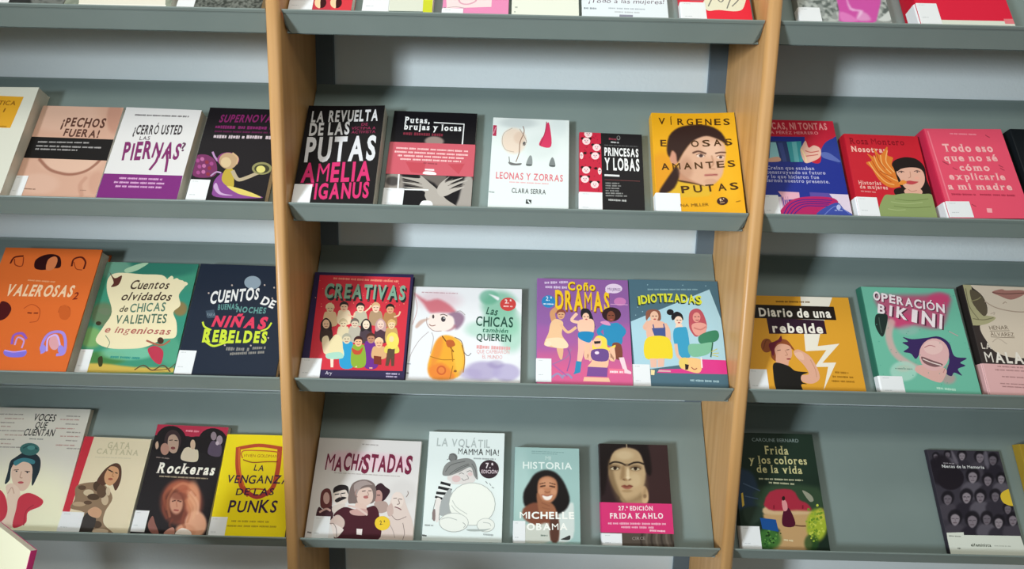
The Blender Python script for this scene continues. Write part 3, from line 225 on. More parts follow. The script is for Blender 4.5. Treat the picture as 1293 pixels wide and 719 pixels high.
('S','#ebd02e',[295,1072,709,1092,772,713,598,681,252,681]),('P','#e6b8a4',[333,674,466,677,455,502,340,499]),('P','#e6b8a4',[482,678,615,682,588,522,472,509]),('E','#1d1a1e',[790,1615,69,2,-4,-62]),('S','#1d1a1e',[819,1452,810,1553,918,1630,1018,1575,1032,1459,959,1493,872,1472]),('E','#f0d0ba',[939,1449,76,3,-7,-87]),('L','#2a2020',14,[905,1455,932,1452]),('L','#2a2020',14,[963,1453,991,1454]),('E','#b84a50',[946,1402,24,1,-1,-14]),
('P','#f0d0ba',[889,1375,1002,1379,1011,1279,857,1274]),('S','#3a9ac0',[840,1266,1014,1315,1095,1264,1115,826,1081,705,932,718,819,990]),('C','#e2b8a0',62,[851,957,868,750,945,667]),('S','#b8525e',[1136,1354,1169,1610,1305,1703,1420,1637,1484,1402,1452,1257,1269,1127,1175,1213]),('E','#e0988c',[1299,1523,76,3,-9,-102]),('S','#e09c90',[1188,1356,1330,1415,1480,1366,1409,1167,1240,1172]),('C','#c87c74',28,[1234,1304,1351,1272,1459,1329]),
('L','#4a2424',14,[1258,1532,1290,1533]),('L','#4a2424',14,[1324,1535,1355,1536]),('C','#8a3a40',14,[1280,1468,1307,1458,1335,1469]),('S','#3d8060',[1303,1128,1449,1221,1658,1264,1701,1158,1635,1050,1426,991,1309,1005]),('S','#7cb898',[1103,964,1324,988,1563,1013,1474,802,1199,726,1088,791]),('C','#2c5a40',24,[1563,1013,1532,873,1501,734]),('L','#c8c04a',14,[1528,838,1635,893]),('L','#c8c04a',14,[1541,804,1660,814]),
('L','#c8c04a',14,[1531,769,1636,745]),('S','#f0c082',[894,649,1064,705,1295,677,1313,526,1237,416,1043,451,900,514]),('S','#e8c86a',[895,666,1031,704,1054,586,915,498]),('P','#2a1c20',[994,584,1069,569,1045,478,991,470]),('C','#a04a40',17,[1114,520,1161,481,1212,503]),('L','#f4e0e0',27,[1315,712,1313,526]),('P','#d8b0b0',[485,456,714,449,712,422,477,423]),('D','#9cbac2',[1067,273,1632,261,43]),('P','#f0d8a0',[338,459,413,448,397,354,333,359]),
],[
('spine_label','#e6e8ea',[0,106,322,556],[]),
]),
('square white softcover with maroon title and cartoon people, yellow round sticker','books face out on the bottom shelves',3,[-4017,2115,1966,120],-0.0143,'#dedad8','#dedad8',0,0,[
('gp','#e9c2cf',[220,1378,306,1673,732,1717,1134,1693,1635,1672,1906,1613,1861,1384,1335,1388,678,1389],71,.8),('g','#cfcac8',[1836,971,290,7,21,-218],.6,.8),('T','#782441','M',[196,1323,367,1317,350],2,.15,0,0),('T','#782441','A',[384,1337,543,1331,272],2,.15,0,0),('T','#782441','C',[560,1351,705,1345,338],2,.15,0,0),('T','#782441','H',[723,1365,848,1358,312],2,.15,0,0),('T','#782441','i',[869,1359,916,1350,285],2,.15,0,0),
('T','#782441','S',[940,1319,1092,1313,356],2,.15,0,0),('T','#782441','T',[1108,1346,1253,1340,337],2,.15,0,0),('T','#782441','A',[1272,1353,1443,1348,311],2,.15,0,0),('T','#782441','D',[1464,1342,1615,1336,344],2,.15,0,0),('T','#782441','A',[1633,1362,1797,1357,298],2,.15,0,0),('T','#782441','S',[1820,1332,1958,1325,350],2,.15,0,0),('D','#aaa2a0',[896,1867,1231,1858,27]),('D','#b4aaa8',[398,1286,1742,1266,22]),
('S','#673838',[194,887,288,982,388,922,439,631,237,620]),('E','#caa49c',[317,797,64,1,17,-111]),('S','#452930',[185,625,315,567,445,655,486,405,184,399]),('C','#caa49c',37,[225,535,342,598,426,570]),('S','#e0d3ca',[442,908,570,1005,715,939,740,760,633,678,489,724]),('S','#292325',[440,902,441,1002,562,1061,715,1033,742,884,672,969,501,925]),('S','#292325',[492,770,595,834,719,821,621,764,531,725]),
('L','#292325',19,[477,871,555,886]),('L','#292325',19,[602,896,674,907]),('C','#9a8880',16,[579,896,611,834,564,824]),('S','#d8ccc4',[476,662,711,698,607,528,478,541]),('S','#38222a',[1265,1036,1366,1124,1471,1057,1569,990,1538,887,1438,776,1276,788]),('S','#b99088',[1266,927,1348,991,1422,915,1422,776,1315,727]),('L','#3a2426',16,[1321,891,1379,892]),('S','#b09890',[1281,742,1502,778,1582,627,1398,562]),
('S','#dac8c0',[1596,734,1636,873,1740,963,1842,903,1955,666,2088,397,2094,79,1471,65,1482,383,1627,506]),('E','#e2d2ca',[1739,814,122,3,16,-154]),('L','#6e5a58',13,[1655,843,1719,851]),('L','#6e5a58',13,[1768,839,1830,831]),('C','#8a7672',16,[1753,830,1786,753,1743,734]),('C','#7c4a50',19,[1704,684,1769,667,1830,638]),('C','#8a7672',12,[1620,567,1760,449,1944,514]),('C','#8a7672',12,[1892,393,1941,216,1921,98]),
('C','#8a7672',13,[1909,880,1942,943,1925,989]),('C','#a89690',12,[1500,504,1681,299,1762,124]),('S','#c8aea6',[1547,656,1633,750,1684,568,1595,506]),('S','#492029',[503,481,686,643,914,611,1133,647,1304,687,1412,502,1431,64,600,45,705,336]),('S','#7b6b67',[764,730,751,915,815,1105,1033,1179,1245,1099,1305,866,1249,741,1091,722,868,717]),('S','#a39490',[836,1074,1036,1157,1208,1082,1111,1080,987,1030,913,857]),
('S','#dabfb3',[920,857,961,982,1149,1034,1233,926,1230,771,1097,676,962,734]),('E','#ae6a68',[1101,846,51,1,4,-28]),('L','#4a3434',16,[1014,952,1077,966]),('L','#4a3434',16,[1141,968,1196,969]),('C','#a8887c',13,[1121,949,1151,887,1110,877]),('C','#a07c74',16,[903,981,875,902,931,842]),('S','#d9bcb0',[930,734,1127,692,1113,555,926,642]),('S','#c79f98',[817,579,1008,629,1153,611,1150,511,897,505]),
('C','#d9c0b8',37,[779,669,942,642,1165,520]),('S','#cbb5ac',[451,345,574,498,726,411,733,277,602,245]),('S','#e0d4ce',[494,331,727,247,707,173,626,84,557,126]),('C','#7a6660',12,[454,330,526,332,593,244,626,84]),('P','#e8dcd8',[993,259,1107,256,1111,147,1007,154]),('D','#5a5254',[41,161,118,151,29]),('D','#55504e',[156,108,282,102,23]),('D','#55504e',[325,109,457,103,23]),],[
('round_sticker','#e9c322',[1489,377,151,3,15,-131],[('T','#5a4a10','2.ª',[1436,346,1542,355,77],1,0,0,0)]),
('spine_label','#e6e8ea',[134,15,454,461],[]),
]),
('white softcover with a drawn woman in striped sleeve and big round belly','books face out on the bottom shelves',3,[-1718,1558,2161,140],0,'#e4edeb','#e4edeb',0,0,[
('T','#b3bcbb','LA VOLÁTIL',[165,1872,1264,1859,159],1,.2,0,0),('T','#363a3a','MAMMA MIA!',[616,1715,1450,1711,123],1,.35,0,0),('D','#9aa2a2',[937,1644,1395,1641,30]),('g','#d9dfdd',[952,678,474,12,21,-409],.5,.9),('E','#7b7c7b',[515,1651,91,3,6,-88]),('C','#555',14,[441,1710,518,1719,585,1653,538,1578]),('C','#6a6a6a',14,[396,1607,447,1625,484,1593]),('S','#ddd7d4',[429,1292,637,1387,929,1462,997,1292,944,1175,653,1134,479,1162]),
('g','#d8b4b4',[-309,2239,4,0,0,-4],0,.5),('E','#d9bcbb',[605,1241,90,3,4,-65]),('E','#dcc4c2',[883,1338,49,1,2,-40]),('S','#8a8b89',[319,1321,377,1522,588,1613,832,1644,984,1541,1041,1243,961,1307,883,1471,673,1375,452,1295]),('C','#5d5e5d',14,[378,1373,490,1509,765,1585]),('C','#5d5e5d',13,[468,1326,633,1447,838,1536]),('C','#5d5e5d',14,[907,1539,983,1424,1007,1292]),('C','#5d5e5d',14,[569,1372,737,1466,856,1513]),
('C','#8a8482',13,[715,1250,759,1212,806,1233]),('C','#8a8482',14,[811,1379,873,1404,916,1382]),('C','#8a8482',14,[658,1331,701,1356,751,1337]),('C','#a09896',14,[815,1319,853,1254,812,1237]),('S','#e9ebea',[356,1201,495,1179,513,1023,349,827,205,849,243,1010]),('L','#26282a',50,[307,1157,482,1120]),('L','#26282a',53,[266,1068,509,1023]),('L','#26282a',50,[233,964,425,950]),('L','#26282a',43,[212,887,337,858]),
('S','#e6e0dc',[217,833,326,826,310,460,233,458]),('C','#8a8a88',13,[333,820,309,599,313,460]),('C','#8a8a88',13,[217,833,179,627,175,472]),('S','#a7abab',[333,814,504,1049,534,605,320,553]),('S','#8a7a78',[165,596,217,659,233,458,187,457]),('E','#aeb2ae',[947,773,469,12,21,-405]),('E','#eceee6',[947,773,455,12,20,-393]),('E','#b4b8b4',[1236,387,181,4,5,-129]),('E','#e9ebe4',[1236,390,168,4,5,-117]),
('E','#aeb2ae',[604,421,294,7,12,-178]),('E','#eaece5',[604,424,281,7,11,-166]),('C','#b4b8b4',13,[359,476,490,510,661,468]),('C','#c0c4be',13,[553,826,646,702,856,582]),('C','#c0c4be',13,[543,731,633,639,791,549]),('C','#a8aca8',13,[781,425,834,380,803,333]),('C','#b8bcb8',13,[1184,435,1302,422,1337,377]),('S','#a8b0ac',[872,304,1206,312,1339,331,1207,282,940,269]),('L','#7a8080',13,[1202,1205,1238,1167]),
('L','#7a8080',13,[1280,1168,1309,1130]),('L','#7a8080',13,[1331,1098,1373,1080]),('L','#7a8080',14,[676,1888,714,1855]),('L','#7a8080',14,[783,1885,820,1852]),('D','#a8b0b0',[1193,220,1411,207,36]),('D','#a0a6a6',[35,361,202,356,31]),('D','#3a4040',[-2,178,85,168,36]),],[
('round_sticker','#2b1521',[1262,1442,199,6,7,-180],[('T','#e8dce0','7.ª',[1191,1463,1345,1465,101],2,0,0,0),('T','#d8c4cc','EDICIÓN',[1108,1361,1433,1361,66],1,0,0,0)]),
]),
('pale teal paperback with a smiling woman resting chin on her hand','books face out on the bottom shelves',3,[70,1302,1842,220],0,'#9dbdb9','#9dbdb9',0,0,[
('g','#b4cfca',[118,1080,195,2,15,-671],.6,.9),('D','#7d9c9a',[335,1768,992,1756,19]),('D','#7d9c9a',[335,1730,861,1721,19]),('T','#c4d8d2','MI',[613,1604,724,1601,76],1,0,0,0),('T','#e2ece7','HISTORIA',[159,1426,1155,1432,131],1,0,0,0),('gp','#cfd8d4',[854,555,1138,808,1182,619,1158,163,882,73,853,326],24,1),('gp','#c9ccc2',[229,371,698,452,744,98,203,57],24,1),('gp','#1e1919',[179,960,294,1173,406,1328,600,1407,795,1377,939,1255,1048,1059,1101,837,996,645,729,568,382,694,206,721],28,1),
('gp','#7c4a38',[175,661,380,783,603,756,792,671,870,556,876,115,729,112,683,408,417,374,195,486],28,1),('gp','#b67c5c',[457,1084,504,1236,666,1293,826,1224,864,1057,825,892,714,787,587,785,481,903],25,1),('g','#d09a78',[650,1161,128,1,0,-91],.6,.8),('g','#d39c7a',[538,994,64,1,0,-60],.6,.8),('g','#d39c7a',[778,996,57,1,0,-60],.6,.8),('gl','#2a1815',28,[522,1090,608,1106],.9),('gl','#2a1815',28,[704,1104,800,1087],.9),
('gl','#3a2018',19,[505,1139,608,1161],.8),('gl','#3a2018',19,[704,1162,813,1135],.8),('gl','#8c5840',28,[609,995,653,977,704,993],.7),('gp','#f0e6de',[555,928,650,905,755,936,723,858,650,834,587,857],15,1),('gl','#8c4038',15,[545,934,653,917,762,942],.8),('gp','#9a6448',[443,948,487,948,555,829,730,787,824,671,792,525,525,579,457,784],22,1),('gl','#7c4a36',15,[540,785,698,728],.7),('gl','#7c4a36',15,[556,697,698,669],.6),
('gp','#5a3a30',[717,495,870,498,870,112,723,109],24,1),('T','#f2f2ec','MICHELLE',[115,485,1183,503,125],2,0,0,0),('T','#f2f2ec','OBAMA',[255,280,1053,301,120],2,0,0,0),('D','#6a7a70',[528,189,661,186,34]),('S','#3a3a3a',[919,124,990,159,1098,201,1084,122]),('D','#444',[60,162,126,163,37]),],[
('spine_label','#e6e8ea',[0,15,227,441],[]),
]),
('dark paperback with a sepia face and a magenta paper band','books face out on the bottom shelves',3,[1803,1387,1955,220],0,'#2d1f21','#2d1f21',0,0,[
('gp','#3a2626',[1013,1975,1399,1982,1404,841,913,830],69,1),('gp','#a88c68',[431,1043,843,1084,880,829,422,819],33,1),('gp','#bb9e78',[149,1527,233,1763,412,1868,588,1888,795,1815,902,1543,905,1296,817,1051,618,878,457,858,310,1008,189,1265],31,1),('gp','#1b1212',[7,1962,768,1977,934,1811,988,1412,920,1427,859,1708,761,1841,536,1904,305,1825,187,1628,146,1428,57,1132,-15,1130],28,1),('gp','#7d6446',[141,1627,226,1562,285,1267,378,994,474,852,326,977,181,1232],41,.8),
('gp','#caa880',[808,1083,880,1149,941,1022,921,846,812,834],20,1),('g','#d6be98',[494,1735,175,4,-4,-87],.6,.9),('g','#cdb48e',[680,1259,124,3,-6,-130],.6,.9),('gp','#7d6446',[167,1330,328,1041,458,868,822,1019,906,1312,887,957,507,821,305,880],74,.55),('gp','#1b1212',[7,1962,309,1934,234,1797,148,1494,78,1035,-17,1033],42,.9),('gp','#1b1212',[767,1970,977,1947,1037,1479,984,1347,922,1477,876,1709],35,.95),
('gl','#1c1310',37,[191,1555,280,1596,401,1586,497,1548],.9),('gl','#1c1310',37,[580,1549,679,1591,784,1600,879,1569],.9),('g','#3a281c',[538,1542,56,1,-1,-27],.5,.8),('g','#6a523a',[286,1490,125,3,-2,-60],.7,.8),('g','#6a523a',[709,1492,125,3,-3,-60],.7,.8),('g','#d8c8a8',[286,1470,83,2,-1,-30],.9,.4),('g','#d8c8a8',[708,1473,87,2,-1,-30],.9,.4),('g','#2a1c14',[293,1474,38,1,-1,-30],1,.3),('g','#2a1c14',[708,1476,38,1,-1,-30],1,.3),
('gl','#2a1c14',17,[196,1475,287,1507,383,1479],.9),('gl','#2a1c14',17,[615,1480,710,1509,805,1478],.9),('gp','#8a6c4a',[440,1517,495,1501,479,1303,416,1263,390,1302],34,.7),('g','#8a6846',[526,1265,89,2,-1,-29],.6,.8),('gl','#5a3c28',20,[450,1264,484,1251],.8),('gl','#5a3c28',20,[560,1253,595,1273],.8),('g','#e2cca8',[551,1370,31,1,-5,-118],.7,.8),('g','#e2cca8',[548,1298,45,1,-1,-29],.6,.8),('gp','#7a3c30',[404,1133,473,1160,521,1145,570,1165,637,1138,520,1122],13,1),
('gp','#985848',[410,1130,520,1119,630,1134,573,1088,477,1086],13,1),('gl','#4a201a',10,[404,1130,520,1126,637,1135],.8),('g','#90724e',[516,1045,103,2,-1,-29],.5,.8),('g','#4a3424',[870,956,34,1,-2,-38],.4,.5),('gl','#d8c09a',21,[549,1966,553,1888],.7),('gp','#544a42',[-17,279,1431,298,1426,10,-26,-24],19,1),('gl','#39312c',45,[783,283,749,145,768,10],.8),('gl','#70655b',45,[876,285,848,147,874,12],.8),
('gl','#39312c',45,[969,287,948,150,979,15],.8),('gl','#70655b',45,[1062,289,1047,152,1085,17],.8),('gl','#39312c',45,[1155,291,1146,154,1190,20],.8),('gl','#70655b',45,[1248,294,1246,157,1296,22],.8),('gl','#39312c',45,[1341,296,1345,159,1401,25],.8),('T','#9a9088','CIRCE',[577,147,826,159,52],0,0,1,0),],[
('paper_band','#d22b6e',[0,272,1387,824],[('T','#f2dce0','27.ª EDICIÓN',[332,682,1014,694,79],2,0,1,0),('T','#f2dce0','FRIDA KAHLO',[151,527,1206,551,100],2,0,1,0),('D','#eaa6bc',[114,436,1253,450,40]),('D','#eaa6bc',[370,374,1005,380,40]),('D','#f0c0d0',[925,326,1250,318,34])]),
('spine_label','#e6e8ea',[0,15,376,258],[]),
]),
('blue and red paperback with a teal book and pink hand, beside the right wooden upright','books face out on the second shelves',1,[4416,1564,2222,140],0,'#23318c','#23318c',0,0,[
('P','#c0253a',[-5,2229,1571,2230,1578,1858,-108,1839]),('S','#c0253a',[958,1763,1051,1887,1574,1882,1362,1756,1245,1582,1171,1294,1022,1290,956,1406]),('S','#2c3c8e',[1220,1412,1239,1582,1345,1738,1491,1828,1580,1837,1559,1303,1400,1333]),('S','#5a6ab0',[1231,1507,1373,1500,1553,1313,1347,1355,1229,1412]),('P','#2a3a70',[-119,1755,620,1738,623,1291,-209,1277]),('P','#3c9ca8',[610,1728,886,1751,852,1296,622,1287]),
('P','#6cbcc4',[706,1730,794,1735,780,1291,694,1289]),('P','#8cc2ca',[306,1714,405,1712,433,1319,222,1288]),('P','#3a4a8a',[440,1700,529,1708,552,1296,479,1287]),('S','#e6b8a6',[839,1531,897,1659,973,1764,1005,1610,1115,1664,1223,1588,1186,1411,1009,1300,879,1287]),('C','#c86a60',22,[935,1540,1031,1509,1180,1540]),('C','#c86a60',22,[930,1422,1048,1442,1152,1461]),('C','#f0d8a0',19,[863,1573,913,1405,910,1304]),
('S','#d4a48c',[232,1355,409,1393,430,1299,207,1280]),('T','#e79494','NI LOCAS, NI TONTAS',[31,2010,1428,2025,149],2,0,0,0),('T','#e48e94','MARÍA PÉREZ HERRERO',[75,1899,1239,1912,63],1,0,0,0),('T','#bcbcdc','Creían que estaban',[164,1117,1036,1125,73],1,0,1,0),('T','#bcbcdc','construyendo su futuro',[145,1024,1226,1035,72],1,0,1,0),('T','#bcbcdc','y lo que hicieron fue',[121,932,1091,937,72],1,0,1,0),
('T','#bcbcdc','darnos nuestro presente.',[98,851,1271,848,71],1,0,1,0),('P','#e2aabb',[295,656,678,644,671,505,391,482]),('P','#dac9da',[1214,629,1590,620,1570,187,1426,290]),('P','#5c4c9c',[868,652,1217,642,1260,548,868,551]),('P','#d8ccd8',[269,542,325,543,351,170,283,168]),('L','#c890a8',18,[339,543,357,263]),('L','#c890a8',18,[378,544,385,263]),('L','#c890a8',18,[417,545,412,264]),('L','#c890a8',18,[456,546,440,265]),
('S','#b2225f',[283,168,415,404,613,519,898,564,1255,548,1351,444,1157,314,942,186]),('C','#4c2282',20,[324,169,450,364,633,472,915,501,1244,491]),('C','#4c2282',20,[384,171,501,334,671,436,929,458,1210,453]),('C','#4c2282',20,[445,172,551,305,709,399,944,414,1175,414]),('C','#4c2282',20,[505,174,601,275,748,363,958,371,1141,376]),('S','#3c4c9e',[915,185,1305,449,1432,322,1542,186]),('C','#6a78c0',15,[1052,188,1306,380,1523,225]),
('E','#b0b8e0',[1343,356,39,1,-11,-56]),('D','#b0b8e0',[1262,292,1404,290,19]),],[
('spine_label','#e6e8ea',[0,124,282,574],[]),
]),
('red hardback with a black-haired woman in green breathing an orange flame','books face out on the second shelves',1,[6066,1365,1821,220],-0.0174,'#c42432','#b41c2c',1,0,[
('T','#8c1522','Rosa Montero',[71,1599,1086,1613,133],1,0,1,0),('T','#f0bcae','Nosotras',[69,1432,710,1429,119],2,0,1,0),('S','#d9792f',[297,1196,411,1253,349,1398,494,1315,495,1524,585,1378,752,1566,722,1380,812,1325,761,1171,831,1051,943,932,912,776,708,684,563,731,458,864,378,1075]),('C','#ecb06a',20,[469,1352,508,1137,652,927,836,811]),('C','#ecb06a',20,[591,1369,593,1169,715,989]),('C','#ecb06a',20,[736,1479,670,1231,773,1020]),
('C','#ecb06a',20,[350,1212,433,1015,577,806,721,749]),('C','#b2501e',17,[527,1384,552,1230,628,1078]),('C','#b2501e',17,[419,1228,506,985,681,808]),('C','#b2501e',17,[515,1031,631,957,727,913]),('S','#241c1a',[764,1171,821,1264,965,1333,1112,1350,1259,1305,1355,1149,1342,879,1376,643,1343,549,1191,546,1109,638,858,663,785,1080]),('S','#241c1a',[717,660,890,693,950,547,894,482,775,500,697,557]),('S','#dca994',[910,664,1174,684,1177,575,910,561]),
('S','#deac97',[823,1035,1014,1120,1229,1123,1312,1028,1289,833,1172,675,1018,631,898,708,851,885]),('S','#241c1a',[788,1095,922,1250,1136,1273,1317,1148,1212,1141,1116,1176,949,1119,834,1036]),('S','#ba444c',[907,806,1011,849,1099,839,1179,828,1046,767]),('C','#4a3030',14,[852,1021,908,1046,957,1028]),('C','#4a3030',14,[1147,1049,1207,1068,1254,1045]),('E','#3a3034',[909,1022,18,0,-3,-15]),('E','#3a3034',[1202,1041,18,0,-3,-15]),
('C','#bc8874',14,[1067,1039,1056,934,1014,903]),('E','#e4a894',[1164,906,46,1,-7,-36]),('S','#e08a3a',[804,780,897,856,965,813,876,752]),('C','#b07a68',11,[961,665,1017,625,1111,650]),('S','#8c9c64',[487,493,680,536,919,582,1199,581,1377,541,1360,69,382,42]),('C','#a4b27c',14,[601,394,850,364,1162,406]),('C','#a4b27c',14,[522,247,671,227,826,243]),('C','#72824e',14,[689,454,965,431,1279,481]),('C','#72824e',14,[636,307,936,286,1295,323]),
('T','#eaaea6','Historias',[81,731,490,733,81],2,0,1,0),('T','#eaaea6','de mujeres',[92,645,593,646,81],2,0,1,0),('D','#dc8a88',[95,589,358,576,30]),],[
('spine_label','#e6e8ea',[0,80,354,469],[]),
]),
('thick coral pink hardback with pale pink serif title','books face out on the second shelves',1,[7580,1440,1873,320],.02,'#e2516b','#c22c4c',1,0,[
('L','#ec7a8c',23,[59,1818,72,332]),('D','#f090a0',[457,1766,980,1748,32]),('T','#f3b6b6','Todo eso',[246,1374,1161,1374,166],2,0,1,0),('T','#f3b6b6','que no sé',[206,1170,1183,1176,148],2,0,1,0),('T','#f3b6b6','cómo',[433,969,980,968,144],2,0,1,0),('T','#f3b6b6','explicarle',[196,782,1205,778,141],2,0,1,0),('T','#f3b6b6','a mi madre',[121,577,1266,572,137],2,0,1,0),('D','#a93149',[145,479,581,470,40]),  # first stroke is no print: painted highlight along the cover's hinge ridge
('D','#a93149',[650,474,1270,458,40]),('C','#a63a4c',19,[1117,1738,1143,1710,1177,1689]),('C','#a63a4c',19,[166,1160,193,1133,228,1114]),('C','#a63a4c',18,[317,1029,344,1003,378,984]),('C','#a63a4c',18,[1173,1091,1198,1065,1231,1046]),('C','#a63a4c',17,[453,275,479,252,511,236]),('C','#a63a4c',18,[1180,1026,1205,1000,1238,982]),('C','#a63a4c',19,[190,1143,218,1117,252,1097]),('P','#f2a8ae',[688,199,781,195,766,111,678,115]),
],[
('spine_label','#e6e8ea',[0,15,414,332],[]),
]),
('near-black book cut off by the right edge, beside the coral pink book','books face out on the second shelves',1,[9238,1436,2003,250],0,'#15191d','#15191d',1,0,[
],[
]),
('square mustard softcover with black title strips and a white lightning bolt','books face out on the third shelves',2,[4426,2163,1991,140],0,'#da9c30','#da9c30',0,0,[
('P','#eae2d3',[1217,1999,1847,1991,1485,1239,1393,981,1820,1041,1430,656,1692,669,1365,132,1526,582,1272,572,1546,907,1145,877,1169,1230]),('P','#211915',[292,1800,1844,1794,1848,1517,247,1519]),('P','#31192b',[482,1529,1605,1507,1610,1230,494,1207]),('T','#efe7db','Diario de una',[346,1565,1759,1564,181],2,.25,0,0),('T','#efe7db','rebelde',[569,1242,1548,1244,189],2,.25,0,0),('D','#6c4c12',[714,1874,1383,1878,37]),
('E','#8c4b29',[412,970,110,3,-17,-139]),('C','#6a3418',15,[344,905,409,1064,488,1082]),('S','#8c4929',[492,878,599,1070,796,1098,900,968,927,884,772,996,614,950,560,678,474,737]),('S','#6a2031',[462,1003,631,1077,717,1175,715,1067,598,991,517,770,475,862]),('S','#daa38a',[560,911,676,1009,860,966,872,795,796,669,740,546,559,626,562,786]),('E','#8c3039',[797,715,42,1,-2,-15]),('L','#3a2018',12,[604,875,666,889]),
('L','#3a2018',12,[782,892,832,900]),('C','#b07a60',12,[751,885,787,799,743,785]),('S','#dda78e',[914,858,997,907,1097,863,1219,767,1312,561,1325,350,1166,251,980,296,981,401,1136,435,1072,600,950,751]),('S','#e6b69e',[925,827,1064,847,1088,708,972,736]),('C','#c08a70',12,[1210,711,1271,529,1276,379]),('S','#1d1b19',[524,637,769,583,890,489,1123,465,1007,414,972,341,992,276,1069,239,961,228,944,75,514,64,466,463]),
('D','#9c6c1a',[1637,479,1890,470,39]),('D','#9c6c1a',[1577,396,1964,388,39]),('D','#9c6c1a',[1547,311,1978,304,39]),],[
('spine_label','#e6e8ea',[0,53,347,503],[]),
]),
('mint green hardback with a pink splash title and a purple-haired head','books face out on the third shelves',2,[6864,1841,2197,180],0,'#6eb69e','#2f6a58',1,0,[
('gp','#c0486f',[243,1999,633,2031,1161,2048,1709,2066,1601,1707,1363,1373,844,1411,495,1365,313,1648],80,.85),('g','#d23c70',[1491,1965,211,7,-37,-152],.6,.6),('g','#d23c70',[693,1497,206,6,-31,-146],.6,.6),('gl','#d0a8a4',155,[455,1471,343,1201,389,855,637,626,903,500],.85),('g','#d08a90',[1298,379,131,3,-25,-99],.6,.8),('g','#9cb4ae',[756,1319,205,6,-24,-107],.5,.8),('g','#a9d2c2',[480,505,256,7,-41,-193],.8,.3),
('g','#b8c0b0',[490,555,132,4,-14,-67],.6,.7),('T','#5a2c40','O',[209,1912,336,1889,175],2,.2,0,0),('T','#5a2c40','P',[363,1884,484,1862,174],2,.2,0,0),('T','#5a2c40','E',[510,1858,624,1837,174],2,.2,0,0),('T','#5a2c40','R',[650,1832,784,1808,173],2,.2,0,0),('T','#5a2c40','A',[811,1804,957,1777,173],2,.2,0,0),('T','#5a2c40','C',[984,1772,1123,1747,173],2,.2,0,0),('T','#5a2c40','I',[1150,1743,1189,1735,172],2,.2,0,0),
('T','#5a2c40','Ó',[1216,1731,1375,1702,172],2,.2,0,0),('T','#5a2c40','N',[1401,1697,1560,1669,172],2,.2,0,0),('T','#5a2c40','B',[251,1647,388,1611,193],2,.15,0,0),('T','#5a2c40','I',[466,1591,518,1577,215],2,.15,0,0),('T','#5a2c40','K',[596,1557,803,1503,236],2,.15,0,0),('T','#5a2c40','I',[881,1483,984,1456,257],2,.15,0,0),('T','#5a2c40','N',[1061,1436,1312,1371,278],2,.15,0,0),('T','#5a2c40','I',[1388,1351,1439,1337,299],2,.15,0,0),
('T','#f0e2e6','O',[195,1930,323,1907,175],2,.2,0,0),('T','#f0e2e6','P',[349,1902,470,1881,174],2,.2,0,0),('T','#f0e2e6','E',[497,1876,610,1855,174],2,.2,0,0),('T','#f0e2e6','R',[637,1851,770,1827,174],2,.2,0,0),('T','#f0e2e6','A',[797,1822,944,1795,173],2,.2,0,0),('T','#f0e2e6','C',[970,1791,1110,1765,173],2,.2,0,0),('T','#f0e2e6','I',[1137,1761,1176,1754,173],2,.2,0,0),('T','#f0e2e6','Ó',[1203,1749,1362,1720,172],2,.2,0,0),
('T','#f0e2e6','N',[1389,1715,1547,1687,172],2,.2,0,0),('T','#f0e2e6','B',[220,1664,357,1628,193],2,.15,0,0),('T','#f0e2e6','I',[435,1608,487,1594,215],2,.15,0,0),('T','#f0e2e6','K',[565,1574,773,1520,236],2,.15,0,0),('T','#f0e2e6','I',[850,1500,954,1473,257],2,.15,0,0),('T','#f0e2e6','N',[1031,1453,1282,1388,278],2,.15,0,0),('T','#f0e2e6','I',[1358,1368,1410,1354,299],2,.15,0,0),('S','#25332f',[175,1604,294,1637,402,1611,361,1443,243,1191,173,1210,122,1400]),
('C','#46584f',18,[227,1555,216,1410,218,1250]),('S','#3b2b5c',[610,1173,783,1136,1060,1169,1304,1201,1475,1076,1516,819,1740,785,1593,693,1677,638,1517,567,1563,445,1433,498,1360,430,1278,494,1398,748,1365,1038,1072,1075,923,939,769,747,692,847,560,881,680,974,576,1061,689,1088]),('S','#d8aaa2',[842,632,1282,577,1206,377,1100,302,862,394,697,528]),('E','#daacac',[1133,842,288,8,-77,-320]),('E','#e2bcb8',[1149,980,185,5,-33,-139]),
('C','#b4787c',17,[981,975,1092,1020,1187,995]),('S','#7a595b',[879,794,1057,732,1255,650,1090,598,909,667]),('C','#e8d4d0',20,[902,748,1045,684,1215,635]),('C','#b47a7a',13,[1222,492,1282,577,1349,645]),('E','#4c9a86',[1742,2032,9,0,-2,-10]),('E','#4c9a86',[302,1871,9,0,-2,-9]),('E','#4c9a86',[1890,1759,9,0,-2,-9]),('E','#4c9a86',[-108,431,8,0,-2,-8]),('E','#4c9a86',[79,431,8,0,-2,-8]),('E','#4c9a86',[1150,474,8,0,-2,-8]),
('E','#4c9a86',[1823,970,8,0,-2,-9]),('E','#4c9a86',[1798,2050,9,0,-2,-10]),('E','#4c9a86',[1488,1090,8,0,-2,-9]),('E','#4c9a86',[1586,1897,9,0,-2,-9]),('E','#4c9a86',[1251,300,8,0,-2,-8]),('E','#4c9a86',[152,1414,9,0,-2,-9]),('E','#4c9a86',[941,483,8,0,-2,-8]),('E','#4c9a86',[577,1716,9,0,-2,-9]),('E','#4c9a86',[415,860,8,0,-2,-9]),('E','#4c9a86',[1518,1319,9,0,-2,-9]),('E','#4c9a86',[739,1290,9,0,-2,-9]),
